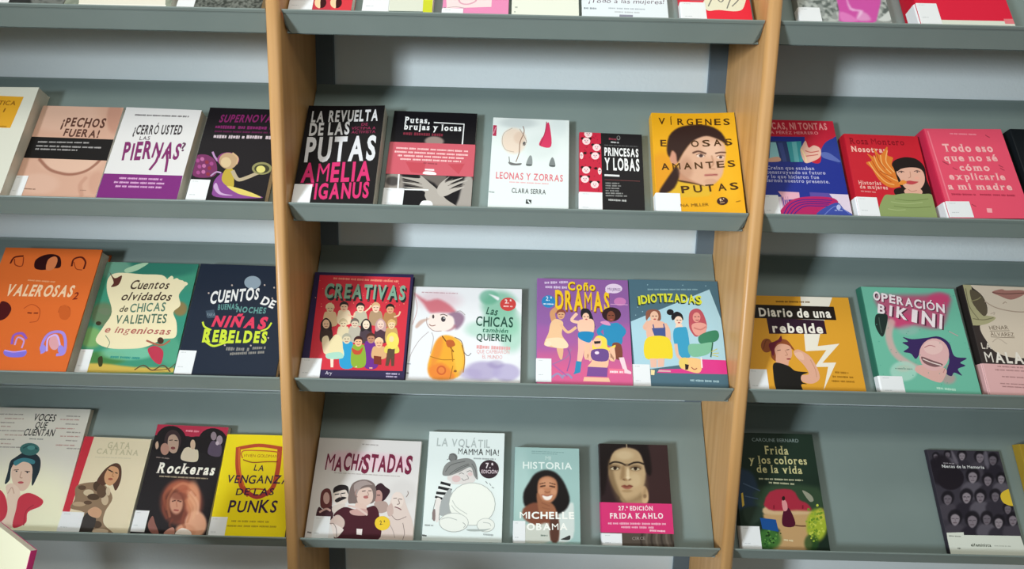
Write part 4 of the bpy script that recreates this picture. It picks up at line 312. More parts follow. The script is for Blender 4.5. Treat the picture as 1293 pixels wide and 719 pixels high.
('E','#4c9a86',[695,1246,8,0,-2,-9]),('E','#4c9a86',[130,1071,8,0,-2,-9]),('E','#4c9a86',[1953,1294,9,0,-2,-9]),('E','#4c9a86',[1625,1788,9,0,-2,-9]),('E','#4c9a86',[1220,622,8,0,-2,-8]),('E','#4c9a86',[1298,1073,8,0,-2,-9]),('E','#4c9a86',[864,822,8,0,-2,-9]),('E','#4c9a86',[1941,1821,9,0,-3,-9]),('E','#4c9a86',[64,605,8,0,-2,-8]),('E','#4c9a86',[1784,1087,8,0,-2,-9]),('E','#4c9a86',[752,678,8,0,-2,-8]),
('E','#4c9a86',[427,1535,9,0,-2,-9]),('E','#4c9a86',[327,915,8,0,-2,-9]),('E','#4c9a86',[703,1614,9,0,-2,-9]),('E','#4c9a86',[1132,263,8,0,-2,-8]),('E','#4c9a86',[470,695,8,0,-2,-8]),('E','#4c9a86',[638,429,8,0,-2,-8]),('E','#4c9a86',[1237,1561,9,0,-2,-9]),('E','#4c9a86',[594,2038,9,0,-2,-10]),('E','#4c9a86',[970,1324,9,0,-2,-9]),('E','#4c9a86',[362,1349,9,0,-2,-9]),('E','#4c9a86',[493,569,8,0,-2,-8]),
('E','#4c9a86',[70,168,8,0,-2,-8]),('D','#b2dcc8',[1026,197,1374,171,45]),('L','#c89aa0',14,[1534,1307,1682,1223]),('D','#7a948a',[326,551,652,546,23]),],[
('spine_label','#e6e8ea',[0,15,426,403],[]),
]),
('dark hardback with a beige chin drawing and a pale pink paper band','books face out on the third shelves',2,[8867,1804,2257,180],-0.02,'#3b3331','#2b2524',1,0,[
('S','#d2c3b1',[157,2267,588,2275,1186,2285,1843,2273,1950,1584,1606,981,792,791,345,866,201,1071,127,1387,356,1716,337,2029]),('S','#aaa47e',[-41,2264,156,2260,117,1877,230,1652,483,1591,294,1458,36,1410,-45,1501]),('S','#5c5242',[125,2157,321,2037,360,1734,261,1609,152,1760,97,1914]),('C','#7a7458',18,[38,2174,23,1801,137,1548]),('C','#7a7458',18,[34,1546,236,1532,437,1583]),('C','#8a8260',18,[83,1913,214,1953,297,2010]),
('S','#a27269',[544,2123,743,2194,843,2173,1134,2193,1217,2138,1051,2035,863,1979,673,2050]),('C','#6a4a44',18,[556,2116,789,2097,1198,2134]),('C','#aa9686',22,[356,1918,510,1810,735,1749,1039,1729,1398,1791]),('C','#aa9686',18,[702,1888,753,1925,775,1904]),('C','#b8a898',17,[300,1090,419,1163,561,1061]),('C','#b8a898',18,[405,1662,488,1693,462,1645]),('T','#6c5c4c','HENAR',[308,1333,677,1355,79],0,.1,0,0),
('T','#6c5c4c','ÁLVAREZ',[295,1209,749,1215,78],0,.1,0,0),('L','#6c5c4c',10,[302,1308,680,1330]),('L','#6c5c4c',10,[290,1188,742,1191]),('T','#d2c7bb','LA',[63,946,248,947,119],1,0,0,0),('T','#e2dad0','MALA',[73,679,803,683,213],2,.2,0,0),],[
('paper_band','#dbabab',[0,20,1804,654],[('D','#a07676',[265,609,906,601,27]),('D','#a07676',[206,541,889,537,27]),('D','#a07676',[300,416,887,408,27]),('D','#a07676',[234,282,819,278,26]),('D','#a07676',[259,227,804,222,26])]),
]),
('dark green paperback with a small figure before a red garden wall','books face out on the bottom shelves',3,[4527,1692,2258,200],0,'#1c2a21','#162018',0,0,[
('g','#26382c',[1117,1843,973,19,-90,-582],.6,.9),('gp','#2b3c52',[-120,1496,289,1504,424,1261,424,851,91,777,-123,806],51,.9),('gp','#3a5038',[470,1193,1638,1217,1589,744,447,752],71,.7),('gp','#a02b3d',[659,1108,1102,1158,1235,970,1375,906,1392,756,556,761],21,1),('gp','#ba9669',[456,685,1451,767,1324,443,1310,61,561,43,760,398],35,1),('gp','#c8a880',[528,820,698,751,1413,753,1369,706,510,687],21,1),
('g','#3c6c31',[518,232,247,6,-27,-192],.95,.5),('g','#9aaa33',[1505,512,205,5,-52,-294],1,.4),('g','#2a4a24',[1350,188,140,3,-28,-159],.8,.5),('g','#c2b848',[1619,712,100,2,-21,-116],.7,.6),('gp','#2c3a30',[91,777,420,818,447,619,162,481],35,1),('E','#b8c24a',[1374,468,22,1,-4,-21]),('E','#6a8a2a',[1632,735,24,1,-4,-23]),('E','#8aa038',[1352,465,29,1,-5,-27]),('E','#b8c24a',[1357,354,31,1,-5,-28]),
('E','#6a8a2a',[1433,473,18,0,-3,-17]),('E','#8aa038',[1513,713,31,1,-5,-29]),('E','#b8c24a',[1559,584,18,0,-3,-16]),('E','#6a8a2a',[1482,402,27,1,-4,-24]),('E','#8aa038',[1672,746,19,0,-3,-18]),('E','#b8c24a',[1572,593,22,0,-4,-20]),('E','#6a8a2a',[1508,558,16,0,-3,-15]),('E','#8aa038',[1560,603,21,0,-3,-19]),('E','#b8c24a',[1400,600,14,0,-2,-13]),('E','#6a8a2a',[1428,361,23,1,-4,-21]),('E','#8aa038',[1499,310,31,1,-5,-28]),
('E','#b8c24a',[1393,378,16,0,-3,-15]),('E','#6a8a2a',[1443,283,16,0,-3,-15]),('E','#8aa038',[1694,710,16,0,-3,-15]),('E','#b8c24a',[1595,549,28,1,-5,-26]),('E','#6a8a2a',[1528,619,26,1,-4,-24]),('E','#8aa038',[1446,715,19,0,-3,-18]),('E','#b8c24a',[1576,876,26,1,-4,-25]),('E','#6a8a2a',[1461,511,23,1,-4,-21]),('E','#8aa038',[1382,309,26,1,-4,-24]),('E','#b8c24a',[1456,533,26,1,-4,-24]),('E','#6a8a2a',[1475,563,30,1,-5,-28]),
('E','#8aa038',[1487,558,31,1,-5,-28]),('E','#b8c24a',[1536,396,27,1,-4,-25]),('E','#6a8a2a',[1425,602,26,1,-4,-24]),('E','#8aa038',[1420,461,17,0,-3,-16]),('E','#b8c24a',[1617,403,27,1,-5,-25]),('E','#6a8a2a',[1368,557,21,0,-3,-19]),('E','#8aa038',[1468,353,29,1,-5,-27]),('E','#b8c24a',[1599,453,18,0,-3,-17]),('E','#6a8a2a',[1537,633,20,0,-3,-19]),('E','#8aa038',[1390,390,28,1,-4,-25]),('E','#b8c24a',[1356,269,16,0,-3,-15]),
('E','#6a8a2a',[1485,430,16,0,-3,-15]),('E','#8aa038',[1571,731,18,0,-3,-16]),('E','#b8c24a',[1512,357,27,1,-4,-25]),('E','#6a8a2a',[1604,723,25,1,-4,-23]),('E','#8aa038',[1537,380,17,0,-3,-16]),('E','#b8c24a',[1390,526,18,0,-3,-16]),('E','#6a8a2a',[1457,243,15,0,-2,-13]),('E','#8aa038',[1619,793,31,1,-5,-29]),('E','#b8c24a',[1394,370,24,1,-4,-22]),('E','#6a8a2a',[1386,796,27,1,-4,-25]),('E','#8aa038',[1398,221,22,1,-4,-20]),
('E','#b8c24a',[1408,635,14,0,-2,-13]),('E','#6a8a2a',[1558,713,23,1,-4,-21]),('E','#8aa038',[1405,518,18,0,-3,-16]),('E','#b8c24a',[1479,503,23,1,-4,-21]),('E','#6a8a2a',[1464,622,24,1,-4,-22]),('E','#8aa038',[1704,580,17,0,-3,-15]),('E','#b8c24a',[1572,696,15,0,-3,-14]),('E','#6a8a2a',[1445,413,15,0,-3,-14]),('E','#8aa038',[1310,573,20,0,-3,-18]),('E','#b8c24a',[1630,664,17,0,-3,-15]),('E','#6a8a2a',[1609,653,31,1,-5,-28]),
('E','#8aa038',[1512,733,20,0,-3,-19]),('E','#2c5a28',[649,430,26,1,-3,-24]),('E','#5a8a40',[364,170,21,1,-3,-19]),('E','#203c1c',[557,216,15,0,-2,-14]),('E','#2c5a28',[548,182,21,1,-3,-19]),('E','#5a8a40',[509,337,20,0,-3,-18]),('E','#203c1c',[491,293,21,0,-3,-19]),('E','#2c5a28',[553,323,17,0,-2,-15]),('E','#5a8a40',[684,320,19,0,-3,-18]),('E','#203c1c',[435,151,22,1,-3,-20]),('E','#2c5a28',[536,226,17,0,-2,-15]),
('E','#5a8a40',[555,281,21,0,-3,-19]),('E','#203c1c',[552,175,16,0,-2,-15]),('E','#2c5a28',[478,200,14,0,-2,-13]),('E','#5a8a40',[580,199,21,1,-3,-19]),('E','#203c1c',[555,226,20,0,-3,-19]),('E','#2c5a28',[387,153,15,0,-2,-13]),('E','#5a8a40',[441,179,14,0,-2,-13]),('E','#203c1c',[610,247,15,0,-2,-14]),('E','#2c5a28',[472,222,23,1,-3,-21]),('E','#5a8a40',[499,194,15,0,-2,-13]),('E','#203c1c',[534,303,25,1,-3,-23]),
('E','#2c5a28',[290,182,18,0,-2,-17]),('E','#5a8a40',[526,162,25,1,-3,-23]),('E','#203c1c',[477,290,15,0,-2,-14]),('E','#2c5a28',[450,447,23,1,-3,-21]),('E','#5a8a40',[562,232,15,0,-2,-14]),('E','#203c1c',[546,211,15,0,-2,-13]),('E','#2c5a28',[429,389,17,0,-2,-16]),('E','#5a8a40',[657,252,25,1,-3,-23]),('E','#203c1c',[769,343,15,0,-2,-13]),('E','#2c5a28',[471,116,27,1,-3,-25]),('E','#5a8a40',[605,195,26,1,-3,-24]),
('E','#203c1c',[606,175,19,0,-2,-17]),('E','#2c5a28',[458,417,17,0,-2,-15]),('E','#5a8a40',[545,378,26,1,-3,-24]),('E','#203c1c',[318,294,19,0,-2,-18]),('E','#2c5a28',[465,198,25,1,-3,-23]),('E','#5a8a40',[451,222,16,0,-2,-15]),('E','#203c1c',[526,352,24,1,-3,-22]),('E','#2c5a28',[434,162,16,0,-2,-15]),('P','#1c4b8a',[401,618,711,592,735,372,420,416]),('S','#4c1529',[895,778,1012,791,1079,496,830,490]),
('S','#d28c8c',[876,935,944,957,976,880,960,776,886,761]),('E','#2c1a1a',[917,990,33,1,-7,-44]),('C','#6a4a34',24,[1068,496,1190,486,1279,488]),('S','#8e8e7c',[1315,1149,1469,1077,1515,970,1429,947]),('P','#7a1c2c',[695,857,721,858,711,791,686,790]),('P','#7a1c2c',[1272,870,1297,871,1286,804,1261,803]),('P','#c8a848',[81,1064,120,1082,120,845,73,810]),('L','#46586e',25,[148,1256,461,1124]),('L','#46586e',21,[155,1015,404,969]),
('T','#8c9c9a','CAROLINE BERNARD',[429,2087,1388,2086,67],0,0,0,0),('T','#d3cb94','Frida',[660,1838,1146,1840,165],1,0,1,0),('T','#d3cb94','y los colores',[314,1651,1495,1652,151],1,0,1,0),('T','#d3cb94','de la vida',[452,1475,1372,1469,149],1,0,1,0),('D','#b4b494',[473,1353,1362,1343,35]),('D','#b4b494',[665,1284,1174,1266,35]),('D','#dccca4',[816,229,1023,212,35]),],[
('spine_label','#e6e8ea',[0,15,368,461],[]),
]),
('grey book of monochrome portraits with a yellow half circle and white foot','books face out on the bottom shelves',3,[8622,1478,2067,100],0,'#3d3942','#343039',0,0,[
('g','#2b2730',[108,1802,120,0,-23,-89],.95,.35),('g','#5d5862',[360,1829,131,0,-26,-98],.95,.35),('g','#343039',[642,1775,165,1,-33,-124],.95,.35),('g','#48434c',[995,1714,199,1,-41,-150],.95,.35),('g','#2b2730',[1250,1673,197,1,-41,-149],.95,.35),('g','#5d5862',[736,1291,234,2,-47,-175],.95,.35),('g','#343039',[1037,1268,197,2,-40,-148],.95,.35),('g','#48434c',[126,874,212,3,-41,-157],.95,.35),('g','#2b2730',[513,909,222,3,-44,-165],.95,.35),
('g','#5d5862',[796,933,209,3,-42,-155],.95,.35),('g','#343039',[1106,966,196,3,-40,-146],.95,.35),('g','#48434c',[177,483,234,5,-46,-172],.95,.35),('g','#2b2730',[508,446,244,5,-49,-180],.95,.35),('g','#5d5862',[816,521,207,4,-42,-154],.95,.35),('g','#343039',[1035,463,206,4,-42,-153],.95,.35),('g','#48434c',[1333,516,205,4,-43,-153],.95,.35),('g','#2b2730',[1301,757,171,3,-36,-128],.95,.35),('g','#5d5862',[1325,1329,173,2,-36,-130],.95,.35),
('g','#1f1c22',[147,1951,74,0,-20,-76],.9,.35),('gp','#857b84',[106,1958,154,1981,191,1955,172,1902,125,1868,97,1898],14,.95),('gl','#3f3840',10,[111,1938,133,1938],.75),('gl','#3f3840',10,[154,1938,175,1938],.75),('gl','#574a52',8,[142,1935,141,1915],.5),('gl','#4a3a42',10,[117,1898,148,1898],.7),('g','#1f1c22',[404,1993,81,0,-22,-84],.9,.35),('gp','#6f6770',[359,2000,412,2026,452,1997,432,1938,380,1902,350,1935],14,.95),
('gl','#3f3840',11,[365,1978,388,1978],.75),('gl','#3f3840',10,[411,1978,434,1978],.75),('gl','#574a52',9,[399,1975,397,1953],.5),('gl','#4a3a42',10,[371,1935,405,1935],.7),('g','#1f1c22',[697,1982,102,0,-28,-106],.9,.35),('gp','#958b93',[641,1991,708,2023,759,1986,732,1913,667,1866,629,1908],14,.95),('gl','#3f3840',13,[649,1963,678,1963],.75),('gl','#3f3840',13,[707,1963,736,1963],.75),('gl','#574a52',11,[691,1959,689,1931],.5),
('gl','#4a3a42',13,[656,1908,699,1908],.7),('g','#1f1c22',[1063,1964,123,0,-35,-128],.9,.35),('gp','#857b84',[995,1975,1076,2014,1137,1970,1104,1881,1025,1825,980,1875],13,.95),('gl','#3f3840',16,[1004,1942,1039,1942],.75),('gl','#3f3840',16,[1074,1942,1109,1942],.75),('gl','#574a52',14,[1055,1936,1052,1903],.5),('gl','#4a3a42',16,[1013,1875,1064,1875],.7),('g','#1f1c22',[1319,1922,122,0,-35,-128],.9,.35),
('gp','#6f6770',[1252,1933,1332,1972,1392,1928,1360,1839,1281,1784,1236,1833],13,.95),('gl','#3f3840',16,[1260,1900,1295,1900],.75),('gl','#3f3840',16,[1330,1900,1365,1900],.75),('gl','#574a52',14,[1311,1894,1308,1861],.5),('gl','#4a3a42',16,[1269,1833,1320,1833],.7),('g','#1f1c22',[815,1583,145,1,-40,-150],.9,.35),('gp','#958b93',[736,1595,831,1642,902,1590,864,1486,771,1420,718,1478],13,.95),('gl','#3f3840',19,[746,1556,787,1557],.75),
('gl','#3f3840',19,[829,1557,870,1557],.75),('gl','#574a52',16,[806,1550,802,1511],.5),('gl','#4a3a42',19,[757,1479,817,1479],.7),('g','#1f1c22',[1105,1515,122,1,-35,-127],.9,.35),('gp','#857b84',[1038,1526,1118,1565,1178,1521,1146,1433,1067,1378,1023,1427],13,.95),('gl','#3f3840',16,[1046,1493,1081,1493],.75),('gl','#3f3840',16,[1116,1493,1151,1494],.75),('gl','#574a52',14,[1097,1488,1094,1455],.5),
('gl','#4a3a42',16,[1055,1427,1106,1427],.7),('g','#1f1c22',[195,1136,132,2,-35,-134],.9,.35),('gp','#6f6770',[123,1147,209,1189,274,1143,240,1050,156,991,108,1042],13,.95),('gl','#3f3840',17,[132,1112,170,1113],.75),('gl','#3f3840',17,[207,1113,245,1114],.75),('gl','#574a52',15,[187,1107,184,1072],.5),('gl','#4a3a42',17,[143,1043,198,1043],.7),('g','#1f1c22',[587,1185,137,2,-38,-141],.9,.35),('gp','#958b93',[512,1196,602,1240,670,1192,634,1093,546,1031,495,1086],13,.95),
('gl','#3f3840',18,[522,1159,561,1160],.75),('gl','#3f3840',18,[600,1160,640,1161],.75),('gl','#574a52',15,[579,1154,576,1117],.5),('gl','#4a3a42',18,[532,1086,590,1087],.7),('g','#1f1c22',[867,1193,129,1,-36,-133],.9,.35),('gp','#857b84',[796,1203,881,1245,945,1199,911,1107,827,1048,780,1099],13,.95),('gl','#3f3840',17,[805,1169,842,1169],.75),('gl','#3f3840',17,[879,1170,916,1170],.75),('gl','#574a52',14,[859,1164,856,1129],.5),
('gl','#4a3a42',17,[814,1100,869,1100],.7),('g','#1f1c22',[1174,1211,121,1,-35,-125],.9,.35),('gp','#6f6770',[1108,1221,1187,1260,1247,1217,1215,1130,1136,1074,1092,1123],13,.95),('gl','#3f3840',16,[1116,1188,1151,1189],.75),('gl','#3f3840',16,[1185,1189,1220,1189],.75),('gl','#574a52',13,[1166,1183,1163,1151],.5),('gl','#4a3a42',16,[1125,1123,1175,1124],.7),('g','#1f1c22',[253,771,145,2,-39,-148],.9,.35),
('gp','#958b93',[174,782,269,829,341,779,304,676,211,611,157,667],13,.95),('gl','#3f3840',19,[184,744,226,745],.75),('gl','#3f3840',19,[267,746,309,746],.75),('gl','#574a52',16,[245,739,241,700],.5),('gl','#4a3a42',19,[196,668,256,669],.7),('g','#1f1c22',[589,746,151,3,-42,-154],.9,.35),('gp','#857b84',[506,758,605,807,680,755,641,647,544,579,488,638],13,.95),('gl','#3f3840',19,[517,718,560,719],.75),
('gl','#3f3840',19,[603,720,646,721],.75),('gl','#574a52',17,[580,713,576,673],.5),('gl','#4a3a42',19,[528,639,592,640],.7),('g','#1f1c22',[886,778,128,2,-36,-132],.9,.35),('gp','#6f6770',[816,789,900,830,963,785,930,694,847,635,800,686],13,.95),('gl','#3f3840',17,[825,755,862,755],.75),('gl','#3f3840',17,[898,756,935,756],.75),('gl','#574a52',14,[878,750,875,716],.5),('gl','#4a3a42',17,[834,686,888,687],.7),
('g','#1f1c22',[1106,719,128,2,-36,-131],.9,.35),('gp','#958b93',[1036,729,1120,770,1183,726,1149,635,1066,577,1020,627],13,.95),('gl','#3f3840',16,[1045,695,1081,696],.75),('gl','#3f3840',16,[1118,697,1154,697],.75),('gl','#574a52',14,[1098,691,1094,657],.5),('gl','#4a3a42',16,[1054,627,1107,628],.7),('g','#1f1c22',[1405,772,127,2,-37,-131],.9,.35),('gp','#857b84',[1335,782,1419,823,1481,779,1447,688,1365,630,1319,680],13,.95),
('gl','#3f3840',16,[1344,748,1380,748],.75),('gl','#3f3840',16,[1416,749,1453,750],.75),('gl','#574a52',14,[1397,743,1393,709],.5),('gl','#4a3a42',16,[1353,680,1406,681],.7),('g','#1f1c22',[1360,971,106,2,-31,-110],.9,.35),('gp','#6f6770',[1302,980,1372,1014,1424,977,1396,901,1327,852,1288,894],13,.95),('gl','#3f3840',14,[1309,951,1340,952],.75),('gl','#3f3840',14,[1370,952,1400,953],.75),('gl','#574a52',12,[1353,947,1351,919],.5),
('gl','#4a3a42',14,[1317,895,1361,895],.7),('g','#1f1c22',[1385,1546,107,1,-31,-111],.9,.35),('gp','#958b93',[1327,1556,1397,1590,1449,1552,1421,1474,1352,1425,1313,1468],13,.95),('gl','#3f3840',14,[1334,1527,1364,1527],.75),('gl','#3f3840',14,[1395,1527,1425,1527],.75),('gl','#574a52',12,[1378,1522,1375,1493],.5),('gl','#4a3a42',14,[1341,1469,1386,1469],.7),('gp','#77707a',[521,2041,582,1810,502,1810,482,2024],27,.8),
('gp','#7a7480',[1128,1976,1223,2074,1220,1813,1142,1715],27,.7),('g','#241f26',[347,1515,272,2,-61,-229],1,.12),('g','#241f26',[180,1677,246,1,-78,-296],.9,.3),('T','#e4e4e4','Nietas de la Memoria',[226,1717,1091,1714,59],1,0,0,0),('D','#9a949a',[268,1809,492,1800,23]),('S','#dbbb3a',[1550,1315,1441,1320,1309,1249,1269,1153,1321,1048,1509,1026]),('P','#dde1d6',[11,480,351,496,344,445,1462,454,1498,47,-36,5]),
('T','#4a5244','elfeminista',[436,243,831,246,54],2,0,0,0),('D','#b0b4aa',[896,263,1216,262,22]),('D','#8a8e86',[41,423,278,416,25]),('D','#7a7e76',[160,202,244,198,32]),],[
]),
('red paperback with cream and black half-moon faces, leftmost on the centre top shelf','books face out on the top shelves',0,[-4017,1076,1724,160],0,'#d53c46','#d53c46',0,0,[
('P','#c23a48',[358,637,731,650,751,249,390,237]),('E','#3a1519',[547,425,85,3,16,-128]),('P','#c23a48',[415,598,501,601,542,242,463,240]),('S','#f2cca2',[513,553,441,494,435,406,474,327,540,298,527,425]),('E','#3a1519',[814,435,85,3,15,-128]),('P','#d53c46',[684,608,770,611,807,251,728,249]),('S','#f2cca2',[781,562,708,503,702,415,740,336,806,307,794,434]),],[
('spine_label','#e6e8ea',[0,222,409,632],[]),
]),
('whitish paperback with a lime green edge stripe on the centre top shelf','books face out on the top shelves',0,[-2763,1199,1796,120],0,'#dee2da','#dee2da',0,0,[
('P','#d6d8c8',[444,828,1033,847,1039,345,461,327]),('P','#c9cd32',[1006,1436,1174,1441,1201,287,1037,282]),('L','#5a6a64',18,[461,327,1040,330]),('D','#9aa0a0',[28,522,150,526,40]),('D','#6a7474',[16,329,71,327,40]),],[
('spine_label','#e6e8ea',[0,257,443,820],[]),
]),
('pink paperback with a pale rose drawing panel on the centre top shelf','books face out on the top shelves',0,[-1383,1131,1695,140],0,'#e28ab2','#e28ab2',0,0,[
('P','#ecd4d4',[-51,1628,841,1657,836,446,69,391]),('C','#d8a0b0',29,[251,711,291,530,431,494,565,578,544,720]),('g','#e0b0bc',[411,594,184,6,6,-121],.7,.5),('C','#b8a0a0',14,[84,407,235,428,389,400]),('D','#8a8a8a',[17,401,53,402,32]),],[
('spine_label','#e6e8ea',[0,15,355,390],[]),
]),
('plain cream paperback with bare lower cover on the centre top shelf','books face out on the top shelves',0,[-191,1149,1722,140],0,'#e3e5d6','#e3e5d6',0,0,[
('D','#a8aca0',[50,450,104,451,37]),('D','#a8aca0',[38,347,66,347,37]),('T','#c8b890','I',[553,922,589,923,294],1,0,0,0),],[
]),
('wide white book with a handwritten line on the centre top shelf','books face out on the top shelves',0,[1023,1482,2221,100],0,'#e0e7eb','#e0e7eb',0,0,[
('T','#6a5868','¡Todo a las mujeres!',[117,655,1419,664,95],0,.4,0,.2),('D','#a8b0b8',[456,542,1085,532,33]),('D','#b8bcc0',[560,460,990,454,33]),('P','#8c8c9a',[640,402,872,399,865,329,633,332]),('D','#8a929a',[30,529,246,526,42]),('D','#6a7278',[25,324,125,322,42]),],[
]),
('red paperback with a cream line-drawing panel, rightmost on the centre top shelf','books face out on the top shelves',0,[2726,1205,1806,140],0,'#e22d3e','#e22d3e',0,0,[
('S','#e2dec4',[446,1005,860,1114,1177,1026,1093,593,957,477,645,496,424,509]),('C','#7a7a72',21,[474,576,566,768,650,866]),('C','#7a7a72',21,[793,538,869,729,935,826]),('C','#7a7a72',21,[888,587,993,709,1062,830]),('C','#7a7a72',21,[608,817,701,677,787,798]),('P','#b8525e',[177,853,431,860,414,687,162,690]),],[
('spine_label','#e6e8ea',[0,196,422,654],[]),
]),
('grey photo-collage book with a magenta figure on the right top shelf','books face out on the top shelves',0,[4746,1551,2325,160],0,'#8f9490','#8f9490',0,0,[
('nz','#4a524e',6,.75),('nz','#c8ccc6',5,.6),('gp','#c850a0',[820,1653,1575,1674,1286,291,696,267,689,488],20,1),('gp','#e0a8d0',[870,840,919,580,1104,521,972,346,1034,497,878,536],31,1),('gp','#d878b8',[705,488,886,408,959,282,698,275],30,1),('gp','#e8d0e0',[1034,497,1157,458,1192,310,963,304],38,.5),('gp','#c8ccc8',[1407,400,1566,533,1618,470,1517,306,1323,313],19,1),],[
('spine_label','#e6e8ea',[0,115,359,565],[]),
]),
('thick red book with a white spine sticker on the right top shelf','books face out on the top shelves',0,[6661,1558,2337,320],0,'#d81f3c','#c01830',1,0,[
('P','#d9ddcf',[-14,104,1576,112,1569,-20,-53,-62]),('P','#e07a80',[1400,161,1599,166,1565,54,1400,49]),],[
('spine_label','#e6e8ea',[0,15,340,462],[]),
]),
('book with rough dark grey texture, beside the left wooden upright, top shelf','books face out on the top shelves',0,[-5944,1454,2180,140],0,'#5e615c','#5e615c',0,0,[
('nz','#2c302c',3,.8),('nz','#8a8e86',2.5,.5),],[
('spine_label','#e6e8ea',[0,35,299,485],[]),
]),
('grey-green book with a broad cream panel on the left top shelf','books face out on the top shelves',0,[-7871,1830,2743,140],0,'#8d9484','#8d9484',0,0,[
('nz','#6c7468',6,.5),('P','#e4dfd0',[-135,1638,1445,1696,1735,295,258,272]),('D','#c8c2b0',[387,417,1380,442,28]),('L','#f4f0e4',33,[253,290,1733,304]),],[
]),
('black and grey book at the left end of the left top shelf','books face out on the top shelves',0,[-9327,1440,2160,140],0,'#232525','#232525',0,0,[
('gp','#6f726e',[601,1307,1218,1330,1538,182,963,162],26,1),('nz','#3a3e3c',4,.4),],[
('spine_label','#e6e8ea',[0,158,499,608],[]),
]),
('dull yellow book barely showing at the right edge, beside the portrait book','books face out on the bottom shelves',3,[10455,1475,2135,200],-0.02,'#a88a30','#a88a30',0,0,[
],[
]),
]


# ------------------------------------------------------------------ materials
def s2l(c):
    c = np.asarray(c, dtype=float)
    return np.where(c <= .04045, c / 12.92, ((c + .055) / 1.055) ** 2.4)


def hexc(h):
    return np.array([int(h[i:i + 2], 16) / 255 for i in (1, 3, 5)]) if len(h) == 7 else np.array([int(h[i] * 2, 16) / 255 for i in (1, 2, 3)])


def lin(h):
    return tuple(float(v) for v in s2l(hexc(h))) + (1.0,)


class NT:
    def __init__(s, name, rough=.5, spec=.4, metal=0):
        s.m = bpy.data.materials.new(name)
        s.m.use_nodes = True
        s.n, s.l = s.m.node_tree.nodes, s.m.node_tree.links
        s.b = s.n['Principled BSDF']
        s.b.inputs['Roughness'].default_value = rough
        s.b.inputs['Specular IOR Level'].default_value = spec
        s.b.inputs['Metallic'].default_value = metal

    def node(s, t, **k):
        n = s.n.new(t)
        for a, v in k.items():
            setattr(n, a, v)
        return n

    def coords(s, scale=(1, 1, 1), rot=(0, 0, 0)):
        tc, mp = s.node('ShaderNodeTexCoord'), s.node('ShaderNodeMapping')
        mp.inputs['Scale'].default_value = scale
        mp.inputs['Rotation'].default_value = rot
        s.l.new(tc.outputs['Object'], mp.inputs['Vector'])
        return mp.outputs['Vector']

    def noise(s, vec, scale, detail=3):
        n = s.node('ShaderNodeTexNoise')
        n.inputs['Scale'].default_value, n.inputs['Detail'].default_value = scale, detail
        s.l.new(vec, n.inputs['Vector'])
        return n.outputs['Fac']

    def ramp(s, fac, *stops):
        r = s.node('ShaderNodeValToRGB')
        while len(r.color_ramp.elements) < len(stops):
            r.color_ramp.elements.new(.5)
        for e, (p, c) in zip(r.color_ramp.elements, stops):
            e.position, e.color = p, lin(c)
        s.l.new(fac, r.inputs['Fac'])
        return r.outputs['Color']

    def bump(s, fac, strength, dist):
        b = s.node('ShaderNodeBump')
        b.inputs['Strength'].default_value, b.inputs['Distance'].default_value = strength, dist
        s.l.new(fac, b.inputs['Height'])
        s.l.new(b.outputs['Normal'], s.b.inputs['Normal'])

    def color(s, out):
        s.l.new(out, s.b.inputs['Base Color'])


def mat_metal(name, c0, c1):
    t = NT(name, .48, .4)
    v = t.coords()
    t.color(t.ramp(t.noise(v, 9), (.3, c0), (.7, c1)))
    t.bump(t.noise(v, 900, 2), .12, .0004)
    return t.m


def mat_wood(name, c0, c1, c2):
    t = NT(name, .38, .45)
    v = t.coords((22, 22, 1.1))
    f = t.noise(v, 3.2, 6)
    t.color(t.ramp(f, (.28, c0), (.5, c1), (.75, c2)))
    t.bump(t.noise(t.coords((300, 300, 12)), 1.0, 2), .06, .0005)
    return t.m


def mat_wall():
    t = NT('painted_wall', .8, .2)
    v = t.coords()
    t.color(t.ramp(t.noise(v, 5), (.3, '#dde6e8'), (.7, '#e2eaec')))
    t.bump(t.noise(v, 160, 3), .25, .002)
    return t.m


def mat_floor():
    t = NT('speckled_floor', .4, .4)
    t.color(t.ramp(t.noise(t.coords(), 120, 4), (.4, '#8d8a84'), (.6, '#a5a29b')))
    return t.m


def mat_pages():
    t = NT('page_edges', .8, .2)
    w = t.node('ShaderNodeTexWave', wave_type='BANDS', bands_direction='Z')
    w.inputs['Scale'].default_value, w.inputs['Distortion'].default_value = 420, 2.0
    t.l.new(t.coords(), w.inputs['Vector'])
    t.color(t.ramp(w.outputs['Fac'], (0, '#c9c4b4'), (1, '#ebe7da')))
    return t.m


def mat_print(name, rough, spec, coat=0.0):
    t = NT(name, rough, spec)
    a = t.node('ShaderNodeAttribute', attribute_name='ink')
    t.color(a.outputs['Color'])
    t.b.inputs['Coat Weight'].default_value = coat
    t.b.inputs['Coat Roughness'].default_value = .3
    t.bump(t.noise(t.coords(), 700, 2), .05, .0003)
    return t.m


M_PLATE = mat_metal('grey_painted_sheet', '#788784', '#7c8b88')
M_LIP = mat_metal('grey_painted_lip', '#7c8985', '#818e8a')
M_POST = mat_metal('grey_painted_post', '#5c6a72', '#62707a')
M_WOOD = mat_wood('beech_panel', '#b58650', '#c0925c', '#ca9d69')
M_TABLE = mat_wood('pale_table_wood', '#b08a5a', '#bd9766', '#c9a474')
M_WALL = mat_wall()
M_FLOOR = mat_floor()
M_PAGES = mat_pages()
M_PRINT = mat_print('printed_cover', .36, .12)
M_STICK = mat_print('label_paper', .55, .35)


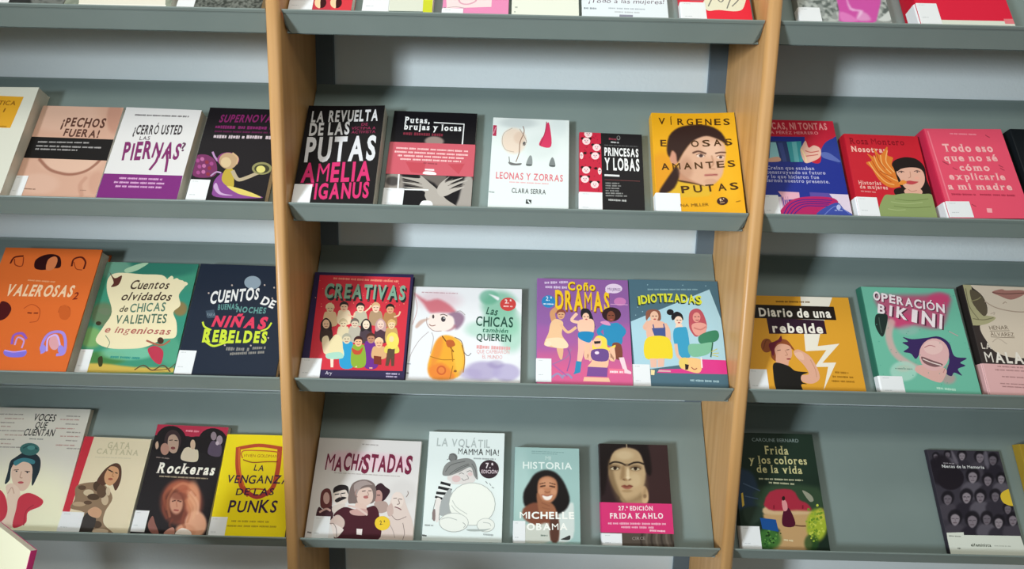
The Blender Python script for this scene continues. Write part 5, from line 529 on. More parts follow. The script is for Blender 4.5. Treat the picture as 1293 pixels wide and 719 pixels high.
# ------------------------------------------------------------------ mesh helpers
def build(name, verts, faces, mat, parent=None, smooth=False, ink=None):
    me = bpy.data.meshes.new(name)
    me.from_pydata([tuple(v) for v in verts], [], faces)
    if ink is not None:
        a = me.attributes.new('ink', 'FLOAT_COLOR', 'POINT')
        a.data.foreach_set('color', np.asarray(ink, dtype=np.float32).ravel())
    me.materials.append(mat)
    me.validate()
    o = bpy.data.objects.new(name, me)
    COL.objects.link(o)
    if parent is not None:
        o.parent = parent
    if smooth:
        for pl in me.polygons:
            pl.use_smooth = True
    return o


def box_mesh(x0, y0, z0, x1, y1, z1):
    v = [(x, y, z) for z in (z0, z1) for y in (y0, y1) for x in (x0, x1)]
    f = [(0, 2, 3, 1), (4, 5, 7, 6), (0, 1, 5, 4), (2, 6, 7, 3), (0, 4, 6, 2), (1, 3, 7, 5)]
    return v, f


def join(parts):
    V, Fc = [], []
    for v, f in parts:
        k = len(V)
        V += list(v)
        Fc += [tuple(i + k for i in q) for q in f]
    return V, Fc


def bevel(o, w, seg=2, ang=40):
    m = o.modifiers.new('bevel', 'BEVEL')
    m.width, m.segments, m.limit_method = w, seg, 'ANGLE'
    m.angle_limit = math.radians(ang)
    return o


def root(name, loc, label, cat, group=None, mat=None):
    o = bpy.data.objects.new(name, None)
    COL.objects.link(o)
    o.empty_display_size = .03
    if mat is not None:
        o.matrix_world = mat
    else:
        o.location = loc
    o['label'], o['category'] = label, cat
    if group:
        o['group'] = group
    return o


def tag(o, label, cat, group=None):
    o['label'], o['category'] = label, cat
    if group:
        o['group'] = group
    return o


# ------------------------------------------------------------------ the setting
BAY = 2 * HALF
XP = HALF + PANEL_T / 2                      # middle of an upright
PITCH = BAY + PANEL_T                        # bay to bay
v, f = box_mesh(-3.2, POST_Y + .006, 0, 3.2, POST_Y + .126, 2.95)
build('wall_back', v, f, M_WALL)['kind'] = 'structure'
v, f = box_mesh(-3.2, -4.2, -.1, 3.2, POST_Y + .126, 0)
build('floor', v, f, M_FLOOR)['kind'] = 'structure'


# wooden uprights with a rounded front edge
def upright(xc, label):
    x0, x1, y1, r = xc - PANEL_T / 2, xc + PANEL_T / 2, POST_Y - .0006, .0085
    pr = []
    for k in range(7):
        a = math.pi / 2 * k / 6
        pr.append((x0 + r - r * math.cos(a), r - r * math.sin(a)))
    for k in range(7):
        a = math.pi / 2 * (1 - k / 6)
        pr.append((x1 - r + r * math.cos(a), r - r * math.sin(a)))
    pr += [(x1, y1), (x0, y1)]
    n = len(pr)
    V = [(x - xc, y, z) for z in (.0, 2.05) for x, y in pr]
    Fc = [tuple(range(n - 1, -1, -1)), tuple(range(n, 2 * n))]
    Fc += [(i, (i + 1) % n, (i + 1) % n + n, i + n) for i in range(n)]
    o = build('side_panel', V, Fc, M_WOOD)
    o.location = (xc, 0, 0)
    for p_ in o.data.polygons:
        p_.use_smooth = abs(p_.normal.z) < .5 and p_.center.y < r * 1.02
    tag(o, label, 'shelf panel', 'wooden side panels of the shelving')
    return o


upright(-XP, 'beech side panel left of the centre bay, beside the book with huge white capitals')
upright(XP, 'beech side panel right of the centre bay, beside the yellow book with a face')
upright(-XP - PITCH, 'beech side panel closing the far left end of the left bay')
upright(XP + PITCH, 'beech side panel closing the far right end of the right bay')


# grey steel posts standing behind each upright
def post(xc, label, outer=0):
    w = PANEL_T / 2 + POST_W
    V, Fc = join([box_mesh(-w, 0, 0, w, .0055, 2.03), box_mesh(-w, 0, 0, w, .0055, .0)][:1])
    o = build('steel_post', V, Fc, M_POST)
    o.location = (xc, POST_Y, 0)
    bevel(o, .0012)
    tag(o, label, 'post', 'steel posts behind the wooden panels')


post(-XP, 'dark grey steel post behind the left wooden panel of the centre bay')
post(XP, 'blue grey steel post behind the right wooden panel of the centre bay')
post(-XP - PITCH, 'grey steel post behind the far left wooden panel')
post(XP + PITCH, 'grey steel post behind the far right wooden panel')

SA, CA, SB, CB = math.sin(ALPHA), math.cos(ALPHA), math.sin(BETA), math.cos(BETA)


# one sloping display shelf: plate with a rolled top edge, and a lip with clipped lower corners
def shelf_meshes():
    hw = HALF - .0018
    th = .0014
    # plate (local y = depth, z = up; the fold is at the origin), side flanges folded back
    V, Fc = [], []
    prof = []
    L = PLATE
    for s in (0, L * .33, L * .66, L - .004):
        prof.append((s * SA, s * CA))
    prof.append((L * SA - .0005, L * CA + .001))
    prof.append((L * SA + .0035, L * CA + .0008))
    prof.append((L * SA + .0035, L * CA - .010))
    nx = [-hw, hw]
    for (y, z) in prof:
        for x in nx:
            V.append((x, y, z))
    for i in range(len(prof) - 1):
        Fc.append((2 * i, 2 * i + 1, 2 * i + 3, 2 * i + 2))
    # underside sheet and flanges close to the plate
    base = len(V)
    for (y, z) in prof[:4]:
        for x in nx:
            V.append((x, y + th * CA + .0002, z - th * SA))
    for i in range(3):
        Fc.append((base + 2 * i + 2, base + 2 * i + 3, base + 2 * i + 1, base + 2 * i))
    for sx, k in ((-1, 0), (1, 1)):
        b2 = len(V)
        for s in (.012, L - .012):
            x = sx * hw
            V += [(x, s * SA, s * CA), (x, s * SA + .016 * CA, s * CA - .016 * SA)]
        Fc.append((b2, b2 + 1, b2 + 3, b2 + 2) if sx < 0 else (b2 + 2, b2 + 3, b2 + 1, b2))
    plate = (V, Fc)
    # lip: outer sheet, inner sheet, rolled hem along its upper edge
    V, Fc = [], []
    c = .009
    rows = [(0, hw - c, 0), (.004, hw - c * .55, 0), (.009, hw - c * .15, 0), (.014, hw, 0), (LIP - .006, hw, 0)]
    hem = [(LIP - .0055, -.0013), (LIP - .0012, -.0015), (LIP, -.0006), (LIP, th - .0006), (LIP - .0006, th)]
    pts = [(s, w, 0) for s, w, _ in rows] + [(s, hw, n) for s, n in hem] + [(.014, hw, th), (.004, hw - c * .55, th), (0, hw - c, th)]
    # direction along the lip (-CB, SB); the inner side normal points to the plate (SB, CB)
    for s, w, n in pts:
        for x in (-w, w):
            V.append((x, -s * CB + n * SB, s * SB + n * CB))
    m = len(pts)
    for i in range(m - 1):
        Fc.append((2 * i + 2, 2 * i + 3, 2 * i + 1, 2 * i))
    Fc.append(tuple(2 * i for i in range(m)))
    Fc.append(tuple(2 * i + 1 for i in reversed(range(m))))
    return plate, (V, Fc)


PLATE_M, LIP_M = shelf_meshes()
SHELF_LABEL = {
    (-1, 0): 'grey sloping metal shelf of the left bay, topmost in view',
    (-1, 1): 'grey sloping metal shelf carrying the torso book and the white purple-lettered book',
    (-1, 2): 'grey sloping metal shelf carrying the orange, green and navy storybooks',
    (-1, 3): 'grey sloping metal shelf carrying the bright yellow book, lowest in the left bay',
    (0, 0): 'grey sloping metal shelf of the centre bay, topmost in view',
    (0, 1): 'grey sloping metal shelf carrying the yellow book with a face',
    (0, 2): 'grey sloping metal shelf carrying the square red book and two comic books',
    (0, 3): 'grey sloping metal shelf carrying the book with the magenta band, lowest of the centre bay',
    (1, 0): 'grey sloping metal shelf of the right bay, topmost in view',
    (1, 1): 'grey sloping metal shelf carrying the coral pink and red hardbacks',
    (1, 2): 'grey sloping metal shelf carrying the mustard and mint green books',
    (1, 3): 'half-empty grey sloping metal shelf, lowest of the right bay',
}
shelf_proto = None
for bay in (-1, 0, 1):
    for r in range(4):
        rt = root('display_shelf', (bay * PITCH, FOLD_Y, ROW_Z[r]), SHELF_LABEL[(bay, r)], 'shelf', 'sloping metal display shelves')
        if shelf_proto is None:
            a = build('sloping_plate', *PLATE_M, M_PLATE, rt)
            b = build('front_lip', *LIP_M, M_LIP, rt)
            shelf_proto = (a, b)
        else:
            for src in shelf_proto:
                c = src.copy()
                COL.objects.link(c)
                c.parent = rt

# ------------------------------------------------------------------ lettering: outlines of the built-in font
CHARS = sorted({ch for B in BOOKS for ops in [B[9]] + [q[3] for q in B[10]] for o in ops if o[0] == 'T' for ch in o[2] if ch != ' '} | {'H', 'x', 'n'})
BOLD = (0, .018, .034, .05)
GL = {}


def load_glyphs():
    obs = []
    for bi, off in enumerate(BOLD):
        for ch in CHARS:
            cu = bpy.data.curves.new('glyph', 'FONT')
            cu.body, cu.offset, cu.resolution_u, cu.fill_mode = ch, off, 3, 'FRONT'
            o = bpy.data.objects.new('glyph', cu)
            COL.objects.link(o)
            obs.append((bi, ch, o))
    dg = bpy.context.evaluated_depsgraph_get()
    dg.update()
    for bi, ch, o in obs:
        ev = o.evaluated_get(dg)
        me = ev.to_mesh()
        V = np.array([(v_.co.x, v_.co.y) for v_ in me.vertices]) if len(me.vertices) else np.zeros((0, 2))
        me.calc_loop_triangles()
        T = [tuple(t.vertices) for t in me.loop_triangles]
        E = {}
        for t in T:
            for a_, b_ in ((t[0], t[1]), (t[1], t[2]), (t[2], t[0])):
                k = (min(a_, b_), max(a_, b_))
                E[k] = E.get(k, 0) + 1
        edge = [k for k, n_ in E.items() if n_ == 1]
        GL[(bi, ch)] = [V, T, edge]
        ev.to_mesh_clear()
    for _, _, o in obs:
        cu = o.data
        bpy.data.objects.remove(o)
        bpy.data.curves.remove(cu)


load_glyphs()


def glyph_area(k):
    V, T, _ = GL[k]
    return sum(abs((V[b][0] - V[a][0]) * (V[c][1] - V[a][1]) - (V[b][1] - V[a][1]) * (V[c][0] - V[a][0])) for a, b, c in T) / 2


for ch in CHARS:                                   # a heavy weight whose outline breaks falls back to the lighter one
    for bi in (1, 2, 3):
        a0, a1 = glyph_area((bi - 1, ch)), glyph_area((bi, ch))
        if a1 < a0 * .98 or a1 > a0 * 1.9:
            GL[(bi, ch)] = GL[(bi - 1, ch)]
CAP = {b: GL[(b, 'H')][0][:, 1].max() for b in range(4)}
XH = {b: GL[(b, 'x')][0][:, 1].max() for b in range(4)}
BASE = {b: GL[(b, 'H')][0][:, 1].min() for b in range(4)}


def glyph(bi, ch, serif):
    V, T, edge = GL[(bi, ch)]
    if not serif or not ch.isalpha() or len(V) == 0:
        return V, T
    V2, T2 = list(map(tuple, V)), list(T)
    for lev, s in ((BASE[bi], 1), (CAP[bi], -1), (XH[bi], -1)):
        if s < 0 and lev == XH[bi] and ch.isupper():
            continue
        for a, b in edge:
            if abs(V[a][1] - lev) < .015 and abs(V[b][1] - lev) < .015:
                x0, x1 = sorted((V[a][0], V[b][0]))
                if .03 < x1 - x0 < .3:
                    k = len(V2)
                    e, h = .055, .05
                    V2 += [(x0 - e, lev), (x1 + e, lev), (x1 + e, lev + s * h), (x0 - e, lev + s * h)]
                    T2 += [(k, k + 1, k + 2), (k, k + 2, k + 3)]
    return np.array(V2), T2


# ------------------------------------------------------------------ printing a cover: flat inks over the paper
def smooth_loop(P, closed=True, n=5):
    P = np.asarray(P, float)
    m = len(P)
    out = []
    rng = range(m) if closed else range(m - 1)
    for i in rng:
        if closed:
            a, b, c, d = P[i - 1], P[i], P[(i + 1) % m], P[(i + 2) % m]
        else:
            a, b, c, d = P[max(i - 1, 0)], P[i], P[i + 1], P[min(i + 2, m - 1)]
        for k in range(n):
            t = k / n
            out.append(.5 * ((2 * b) + (c - a) * t + (2 * a - 5 * b + 4 * c - d) * t * t + (3 * b - a - 3 * c + d) * t ** 3))
    if not closed:
        out.append(P[-1])
    return np.array(out)


def pairs(L):
    return np.array(L, float).reshape(-1, 2) * 1e-4


def area2(P):
    x, y = P[:, 0], P[:, 1]
    return np.dot(x, np.roll(y, -1)) - np.dot(y, np.roll(x, -1))


def clip_rect(P, x0, y0, x1, y1):
    for ax, lim, sg in ((0, x0, 1), (0, x1, -1), (1, y0, 1), (1, y1, -1)):
        out = []
        for i in range(len(P)):
            a, b = P[i - 1], P[i]
            da, db = sg * (a[ax] - lim), sg * (b[ax] - lim)
            if (da < 0) != (db < 0):
                out.append(a + (b - a) * da / (da - db))
            if db >= 0:
                out.append(b)
        P = np.array(out)
        if len(P) < 3:
            return P
    return P


class Inks:
    def __init__(s, rect, z, step):
        s.V, s.F, s.C = [], [], []
        s.rect, s.z, s.step = rect, z, step

    def poly(s, col, P, lift=True):
        P = clip_rect(np.asarray(P), *s.rect)
        if len(P) < 3:
            return
        if area2(P) < 0:
            P = P[::-1]
        k = len(s.V)
        s.V += [(x, y, s.z) for x, y in P]
        s.F.append(tuple(range(k, k + len(P))))
        s.C += [col] * len(P)
        if lift:
            s.z += s.step

    def stroke(s, col, w, P):
        P = np.asarray(P)
        keep = [0] + [i for i in range(1, len(P)) if np.hypot(*(P[i] - P[i - 1])) > 1e-5]
        P = P[keep]
        if len(P) < 2:
            return
        d = np.diff(P, axis=0)
        d /= np.hypot(d[:, 0], d[:, 1])[:, None] + 1e-12
        t = np.vstack([d[:1], d[:-1] + d[1:], d[-1:]])
        t /= np.hypot(t[:, 0], t[:, 1])[:, None] + 1e-9
        n = np.stack([-t[:, 1], t[:, 0]], 1) * w / 2
        P = P.copy()
        P[0] -= t[0] * w * .3
        P[-1] += t[-1] * w * .3
        A, B = P + n, P - n
        for i in range(len(P) - 1):
            s.poly(col, np.array([B[i], B[i + 1], A[i + 1], A[i]]), False)
        s.z += s.step

    def text(s, col, t, x0, y0, x1, y1, h, bold, jit, serif, shear, rnd):
        sc = h / CAP[bold]
        items, x = [], 0.0
        for ch in t:
            if ch == ' ':
                x += .30
                continue
            V, T = glyph(bold, ch, serif)
            if len(V) == 0:
                x += .3
                continue
            w = V[:, 0].max() - V[:, 0].min()
            V = V - np.array([V[:, 0].min(), 0])
            if jit:
                a = rnd.uniform(-.12, .12) * jit
                k = 1 + rnd.uniform(-.25, .2) * jit
                cx, cy = w / 2, CAP[bold] / 2
                R = np.array([[math.cos(a), -math.sin(a)], [math.sin(a), math.cos(a)]])
                V = ((V - (cx, cy)) * k) @ R.T + (cx, cy + rnd.uniform(-.1, .1) * jit)
            items.append((V + (x, 0), T))
            x += w + .085 + .02 * bold
        if not items:
            return
        xm = max(V[:, 0].max() for V, _ in items)
        L = math.hypot(x1 - x0, y1 - y0)
        ux, uy = (x1 - x0) / L, (y1 - y0) / L
        fx = L / xm
        rx0, ry0, rx1, ry1 = s.rect
        for V, T in items:
            a = (V[:, 0] * fx + V[:, 1] * sc * shear)
            b = V[:, 1] * sc
            X = x0 + a * ux - b * uy
            Y = y0 + a * uy + b * ux
            if X.max() < rx0 or X.min() > rx1:
                continue
            X, Y = np.clip(X, rx0, rx1), np.clip(Y, ry0, ry1)
            k = len(s.V)
            s.V += [(x_, y_, s.z) for x_, y_ in zip(X, Y)]
            s.C += [col] * len(X)
            for q in T:
                p, q2, r = (V[i] for i in q)
                ccw = (q2[0] - p[0]) * (r[1] - p[1]) - (q2[1] - p[1]) * (r[0] - p[0]) > 0
                s.F.append(tuple(i + k for i in (q if ccw else q[::-1])))
        s.z += s.step

    def words(s, col, x0, y0, x1, y1, h, rnd):
        L = math.hypot(x1 - x0, y1 - y0)
        if L < 1e-4:
            return
        u = np.array([x1 - x0, y1 - y0]) / L
        n = np.array([-u[1], u[0]]) * h * .5
        p = 0.0
        o = np.array([x0, y0])
        while p < L - h * .4:
            w = min(rnd.uniform(1.6, 5.5) * h, L - p)
            q = p
            while q < p + w - h * .2:                       # unreadable small print: letter-sized ticks
                e = min(q + rnd.uniform(.35, .7) * h, p + w)
                k = n * rnd.uniform(.7, 1.0)
                s.poly(col, np.array([o + u * q - k, o + u * e - k, o + u * e + k, o + u * q + k]), False)
                q = e + h * .13
            p += w + h * .55
        s.z += s.step

    def run(s, ops, rnd):
        for o in ops:
            k = o[0]
            if k in ('lin', 'g', 'gp', 'gl', 'nz'):
                continue
            col = tuple(s2l(hexc(o[1]))) + (1.0,)
            if k == 'P':
                s.poly(col, pairs(o[2]))
            elif k == 'S':
                s.poly(col, smooth_loop(pairs(o[2])))
            elif k == 'E':
                cx, cy, ax, ay, bx, by = (v_ * 1e-4 for v_ in o[2])
                n = 22 if math.hypot(ax, ay) > .004 else 12
                t = np.arange(n) * 2 * math.pi / n
                s.poly(col, np.stack([cx + ax * np.cos(t) + bx * np.sin(t), cy + ay * np.cos(t) + by * np.sin(t)], 1))
            elif k == 'L':
                s.stroke(col, o[2] * 1e-4, pairs(o[3]))
            elif k == 'C':
                s.stroke(col, o[2] * 1e-4, smooth_loop(pairs(o[3]), False))
            elif k == 'T':
                s.text(col, o[2], *(v_ * 1e-4 for v_ in o[3]), o[4], o[5], o[6], o[7], rnd)
            elif k == 'D':
                s.words(col, *(v_ * 1e-4 for v_ in o[2]), rnd)


def seg_dist(X, Y, a, b):
    dx, dy = b - a
    t = np.clip(((X - a[0]) * dx + (Y - a[1]) * dy) / (dx * dx + dy * dy + 1e-14), 0, 1)
    return np.hypot(X - a[0] - t * dx, Y - a[1] - t * dy)


def soft_paper(w, h, bg, ops, seed):
    """colours of the paper itself: soft washes of ink on a fine grid"""
    soft = [o for o in ops if o[0] in ('lin', 'g', 'gp', 'gl', 'nz')]
    res = .0012 if soft else .02
    nx, ny = max(3, int(w / res) + 1), max(3, int(h / res) + 1)
    xs, ys = np.linspace(0, w, nx), np.linspace(0, h, ny)
    X, Y = np.meshgrid(xs, ys)
    C = np.ones((ny, nx, 3)) * hexc(bg)
    rg = np.random.default_rng(seed)
    for o in soft:
        k, col = o[0], hexc(o[1])
        if k == 'lin':
            p = pairs(o[2])
            d = p[1] - p[0]
            A = np.clip(((X - p[0][0]) * d[0] + (Y - p[0][1]) * d[1]) / (d @ d), 0, 1)
        elif k == 'g':
            cx, cy, ax, ay, bx, by = (v_ * 1e-4 for v_ in o[2])
            if abs(ax * by - ay * bx) < 1e-12:
                continue
            inv = np.linalg.inv(np.array([[ax, bx], [ay, by]]))
            u, v_ = inv[0, 0] * (X - cx) + inv[0, 1] * (Y - cy), inv[1, 0] * (X - cx) + inv[1, 1] * (Y - cy)
            r = np.hypot(u, v_)
            sf = o[4]
            t = np.clip((1 + sf * .5 - r) / (sf + 1e-6), 0, 1)
            A = o[3] * t * t * (3 - 2 * t)
        elif k == 'gp':
            P = smooth_loop(pairs(o[2]), True, 3)
            D = np.full(X.shape, 9.0)
            inside = np.zeros(X.shape, bool)
            for i in range(len(P)):
                a, b = P[i - 1], P[i]
                D = np.minimum(D, seg_dist(X, Y, a, b))
                cr = (a[1] > Y) != (b[1] > Y)
                with np.errstate(divide='ignore', invalid='ignore'):
                    xi = (b[0] - a[0]) * (Y - a[1]) / (b[1] - a[1]) + a[0]
                inside ^= cr & (X < xi)
            D = np.where(inside, D, -D)
            bl = max(o[3] * 1e-4, .0006)
            t = np.clip(D / bl * .5 + .5, 0, 1)
            A = o[4] * t * t * (3 - 2 * t)
        elif k == 'gl':
            P = smooth_loop(pairs(o[3]), False, 4)
            D = np.full(X.shape, 9.0)
            for i in range(len(P) - 1):
                D = np.minimum(D, seg_dist(X, Y, P[i], P[i + 1]))
            hw = o[2] * 1e-4 / 2
            t = np.clip((hw * 1.35 - D) / (hw * .9), 0, 1)
            A = o[4] * t * t * (3 - 2 * t)
        else:
            g = rg.random((int(h / (o[2] * .001)) + 3, int(w / (o[2] * .001)) + 3))
            fy, fx = Y / (o[2] * .001), X / (o[2] * .001)
            iy, ix = fy.astype(int), fx.astype(int)
            ty, tx = fy - iy, fx - ix
            val = (g[iy, ix] * (1 - tx) + g[iy, ix + 1] * tx) * (1 - ty) + (g[iy + 1, ix] * (1 - tx) + g[iy + 1, ix + 1] * tx) * ty
            A = o[3] * np.clip((val - .45) / .25, 0, 1)
        C = C * (1 - A[..., None]) + col * A[..., None]
    return xs, ys, C


# ------------------------------------------------------------------ the books
def make_book(idx, rec, matrix):
    label, group, row, (x, w, h, t), phi, bg, spc, hard, opn, ops, parts = rec
    w, h, t = w * 1e-4, h * 1e-4, t * 1e-4
    rnd = random.Random(idx * 7 + 1)
    rt = root('book', None, label, 'book', group, matrix)
    tb = .0022 if hard else .0005
    lift = (lambda xx: opn * (xx / w) ** 2) if opn else (lambda xx: 0.0)
    # cover: front board with its printed paper, rounded spine, back board
    xs, ys, C = soft_paper(w, h, bg, ops, idx)
    nx, ny = len(xs), len(ys)
    if opn and nx < 14:
        xs = np.linspace(0, w, 60)
        nx = 60
        C = np.ones((ny, nx, 3)) * hexc(bg)
    X, Y = np.meshgrid(xs, ys)
    V = np.stack([X.ravel(), Y.ravel(), np.full(X.size, t)], 1).tolist()
    ink = np.concatenate([s2l(C).reshape(-1, 3), np.ones((X.size, 1))], 1).tolist()
    I = np.arange(X.size).reshape(ny, nx)
    Fc = np.stack([I[:-1, :-1], I[:-1, 1:], I[1:, 1:], I[1:, :-1]], -1).reshape(-1, 4).tolist()
    k0 = len(V)
    edge = tuple(s2l(hexc(bg) * .5 + .45 * np.ones(3))) + (1.0,) if not hard else tuple(s2l(hexc(bg))) + (1.0,)
    # rim of the front board
    loop = [I[0, i] for i in range(nx)] + [I[i, nx - 1] for i in range(1, ny)] + [I[ny - 1, i] for i in range(nx - 2, -1, -1)] + [I[i, 0] for i in range(ny - 2, 0, -1)]
    m = len(loop)
    for i in loop:
        V.append((V[i][0], V[i][1], t))
        ink.append(edge)
    for i in loop:
        V.append((V[i][0], V[i][1], t - tb))
        ink.append(edge)
    for i in range(m):
        j = (i + 1) % m
        Fc.append((k0 + j, k0 + i, k0 + m + i, k0 + m + j))
    if opn:
        kg = len(V)
        V += np.stack([X.ravel(), Y.ravel(), np.full(X.size, t - tb)], 1).tolist()
        ink += [edge] * X.size
        Fc += (np.stack([I[:-1, :-1], I[1:, :-1], I[1:, 1:], I[:-1, 1:]], -1).reshape(-1, 4) + kg).tolist()
    else:
        Fc.append(tuple(k0 + m + i for i in reversed(range(m))))
    # spine
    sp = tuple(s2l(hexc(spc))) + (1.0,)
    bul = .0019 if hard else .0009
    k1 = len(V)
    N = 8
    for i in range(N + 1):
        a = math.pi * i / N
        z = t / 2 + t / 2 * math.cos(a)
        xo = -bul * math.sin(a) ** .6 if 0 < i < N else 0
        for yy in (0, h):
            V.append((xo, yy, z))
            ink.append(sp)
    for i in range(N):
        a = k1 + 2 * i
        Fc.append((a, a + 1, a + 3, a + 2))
    # inside of the spine
    k2 = len(V)
    for z in (t - tb, tb):
        for yy in (0, h):
            V.append((tb, yy, z))
            ink.append(edge)
    Fc.append((k2, k2 + 2, k2 + 3, k2 + 1))
    for e in (0, 1):
        ring = [k1 + 2 * i + e for i in range(N + 1)] + [k2 + 2 + e, k2 + e]
        Fc.append(tuple(ring if e else ring[::-1]))
    # back board
    bv, bf = box_mesh(0, 0, 0, w, h, tb)
    k3 = len(V)
    V += bv
    ink += [sp] * 8
    Fc += [tuple(i + k3 for i in q) for q in bf]
    # inks
    n_ops = max(1, len(ops))
    pr = Inks((0, 0, w, h), t + (.0002 if opn else .00002), 2.5e-5 if opn else min(6e-6, 3e-4 / n_ops))
    pr.run(ops, rnd)
    k4 = len(V)
    V += pr.V
    ink += pr.C
    Fc += [tuple(i + k4 for i in q) for q in pr.F]
    if opn:
        V = [(a, b, c + (lift(max(a, 0)) if c > t - tb - 1e-7 else 0)) for a, b, c in V]
    cov = build('cover', V, Fc, M_PRINT, rt, ink=ink)
    # pages
    ins = .0028 if hard else .0006
    z0, z1 = tb, t - tb
    pv, pf = [], []
    prof = [(tb * .6, z0), (w - ins, z0), (w - ins - (.0015 if hard else .0003), t / 2), (w - ins, z1), (tb * .6, z1)]
    n = len(prof)
    for yy in (ins, h - ins):
        pv += [(a, yy, c) for a, c in prof]
    pf = [tuple(range(n)), tuple(reversed(range(n, 2 * n)))] + [((i + 1) % n, i, i + n, (i + 1) % n + n) for i in range(n)]
    build('page_block', pv, pf, M_PAGES, rt)
    # stickers, paper bands
    for kind, colr, geo, pops in parts:
        if kind == 'round_sticker':
            cx, cy, ax, ay, bx, by = (g_ * 1e-4 for g_ in geo)
            tt = np.arange(28) * 2 * math.pi / 28
            P = np.stack([cx + ax * np.cos(tt) + bx * np.sin(tt), cy + ay * np.cos(tt) + by * np.sin(tt)], 1)
            q = Inks((0, 0, w, h), t + .00042, 1e-5)
            cc = tuple(s2l(hexc(colr))) + (1.0,)
            q.poly(cc, P)
            P2 = P[::-1] if area2(P) < 0 else P
            k = len(q.V)
            q.V += [(a, b, t + .0002) for a, b in P2] + [(a, b, t + .00042) for a, b in P2]
            q.C += [cc] * 56
            q.F += [(k + i, k + (i + 1) % 28, k + 28 + (i + 1) % 28, k + 28 + i) for i in range(28)]
            q.run(pops, rnd)
            build('round_sticker', q.V, q.F, M_STICK, rt, ink=q.C)
            continue
        x0, y0, x1, y1 = (g_ * 1e-4 for g_ in geo)
        cc = tuple(s2l(hexc(colr))) + (1.0,)
        g = .00045
        if kind == 'paper_band':
            zb, zf, xl, xr = -.0 + .0, t + g, -bul - .0006, w + .0006
            ring = [(xr, 0.00005), (xr, zf), (0, zf), (xl, zf - t * .16), (xl, t * .16), (0, .00005)]
        else:
            zf = t + g
            if x0 < .0005:
                ring = [(x1, t + .0001), (x1, zf), (0, zf), (-bul - .0005, zf - t * .14), (-bul - .0005, t * .25)]
            else:
                ring = [(x1, t + .0001), (x1, zf), (x0, zf), (x0, t + .0001)]
        V, Fc, ink = [], [], []
        nr = len(ring)
        for yy in (y0, y1):
            V += [(a, yy, c + (lift(max(a, 0)) if c > t else 0)) for a, c in ring]
        ink = [cc] * len(V)
        for i in range(nr - 1):
            Fc.append((i, i + nr, i + 1 + nr, i + 1)[::-1] if False else (i + 1, i, i + nr, i + 1 + nr)[::-1])
        # inner skin so the sheet has two sides, and its thin upper and lower rims
        Fc.append(tuple(range(nr)))
        Fc.append(tuple(reversed(range(nr, 2 * nr))))
        q = Inks((max(x0, 0), y0, min(x1, w), y1), zf + 1e-5, 8e-6)
        if kind == 'spine_label' and not pops:
            ww, hh = x1 - x0, y1 - y0
            gcol = tuple(s2l(hexc('#b9bdc0'))) + (1.0,)
            q.words(gcol, x0 + ww * .12, y1 - .004, x0 + ww * .4, y1 - .004, .0013, rnd)
            q.words(gcol, x0 + ww * .12, y0 + hh * .3, x0 + ww * .42, y0 + hh * .3, .0016, rnd)
        q.run(pops, rnd)
        k = len(V)
        V += q.V
        ink += q.C
        Fc += [tuple(i + k for i in f_) for f_ in q.F]
        o = build(kind, V, Fc, M_STICK, rt, ink=ink)
        if kind == 'paper_band':
            o['label'] = 'printed paper band'
        else:
            o['label'] = 'white library sticker'
    return rt


EPS = .0024
for idx, rec in enumerate(BOOKS):
    row, (x, w, h, t), phi = rec[2], rec[3], rec[4]
    s0 = (t * 1e-4 + rec[8]) / math.tan(LIP_ANGLE) + EPS
    ex = Vector((1, 0, 0))
    ey = Vector((0, SA, CA))
    ez = Vector((0, -CA, SA))
    ux = ex * math.cos(phi) + ey * math.sin(phi)
    uy = -ex * math.sin(phi) + ey * math.cos(phi)
    drop = max(0.0, -math.sin(phi) * w * 1e-4)
    o = Vector((x * 1e-4, FOLD_Y, ROW_Z[row])) + ey * (s0 + drop) + ez * .0004
    mt = Matrix(((ux.x, uy.x, ez.x, o.x), (ux.y, uy.y, ez.y, o.y), (ux.z, uy.z, ez.z, o.z), (0, 0, 0, 1)))
    make_book(idx, rec, mt)

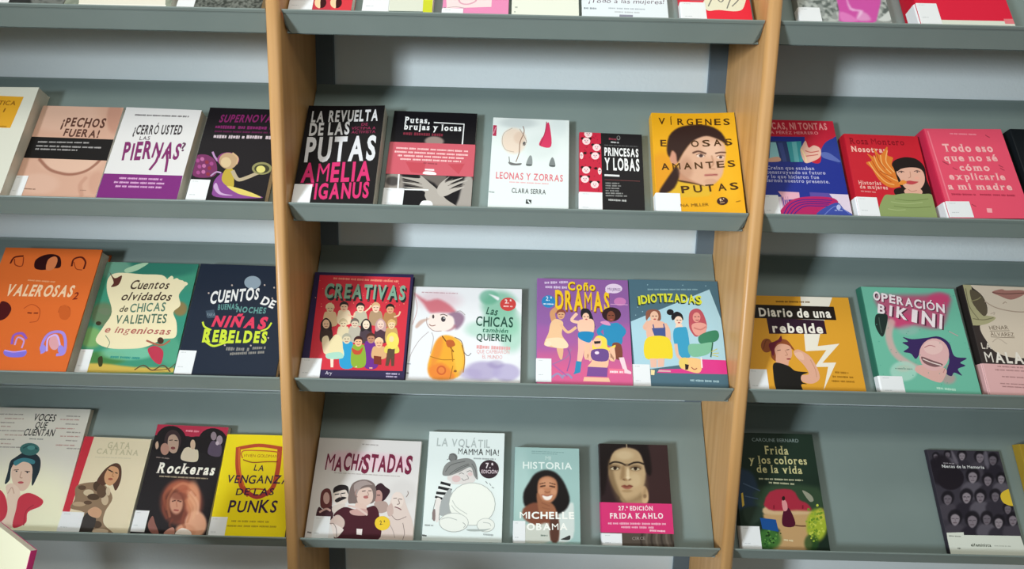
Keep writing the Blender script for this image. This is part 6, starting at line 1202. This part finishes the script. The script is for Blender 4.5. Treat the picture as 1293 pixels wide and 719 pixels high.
# ------------------------------------------------------------------ book standing on the low table in front
TZ = .6365
tr = root('reading_table', (-.80, -.33, 0), 'low pale wood reading table in front of the left bay', 'table')
v, f = box_mesh(-.42, -.20, TZ - .025, .42, .20, TZ)
bevel(build('table_top', v, f, M_TABLE, tr), .004)
for sx in (-1, 1):
    for sy in (-1, 1):
        v, f = box_mesh(sx * .38 - .02, sy * .16 - .02, 0, sx * .38 + .02, sy * .16 + .02, TZ - .025)
        bevel(build('leg', v, f, M_TABLE, tr), .003)
# cream book leaning back on a small stand, its pink spine to the right
A = Vector((-.6759, -.270, .8376))
bd, nb, lean = Vector((-.856, .517, 0)).normalized(), Vector((.517, .856, 0)).normalized(), math.radians(17)
upv = Vector((0, 0, math.cos(lean))) + nb * math.sin(lean)
ez = (-bd).cross(upv).normalized()
th, hh = 80, (A.z - TZ - .002) / math.cos(lean) - .0080 * math.tan(lean)
o = A - ez * th * 1e-4
mt = Matrix(((bd.x, -upv.x, ez.x, o.x), (bd.y, -upv.y, ez.y, o.y), (bd.z, -upv.z, ez.z, o.z), (0, 0, 0, 1)))
rec = ('cream book with a pink spine, cut off by the bottom left corner of the picture', None, 3,
       [0, 1500, int(hh * 1e4), th], 0, '#dcdabf', '#cf3f86', 0, 0, [], [])
make_book(99, rec, mt)
st = root('book_stand', (0, 0, 0), 'small dark metal stand holding up the cream book on the low table', 'book stand')
q = A + bd * .075 - ez * (th * 1e-4 + .0012)
foot = q - upv * (hh - .004)
V, Fc = [], []
for w_, a_ in ((-.03, 0), (.03, 0)):
    for e_ in (0, .0018):
        V += [tuple(q - upv * .06 + bd * w_ - ez * e_), tuple(foot + bd * w_ - ez * e_)]
Fc = [(0, 1, 5, 4), (2, 6, 7, 3), (0, 2, 3, 1), (4, 5, 7, 6), (0, 4, 6, 2), (1, 3, 7, 5)]
build('back_plate', V, Fc, M_POST, st)
V = []
base_ = Vector((foot.x, foot.y, TZ))
for w_ in (-.03, .03):
    for d_ in (.004, .085):
        for z_ in (.0004, .0022):
            V.append(tuple(base_ + bd * w_ + nb * d_ + Vector((0, 0, z_))))
Fc = [(0, 1, 3, 2), (4, 6, 7, 5), (0, 4, 5, 1), (2, 3, 7, 6), (0, 2, 6, 4), (1, 5, 7, 3)]
build('foot', V, Fc, M_POST, st)
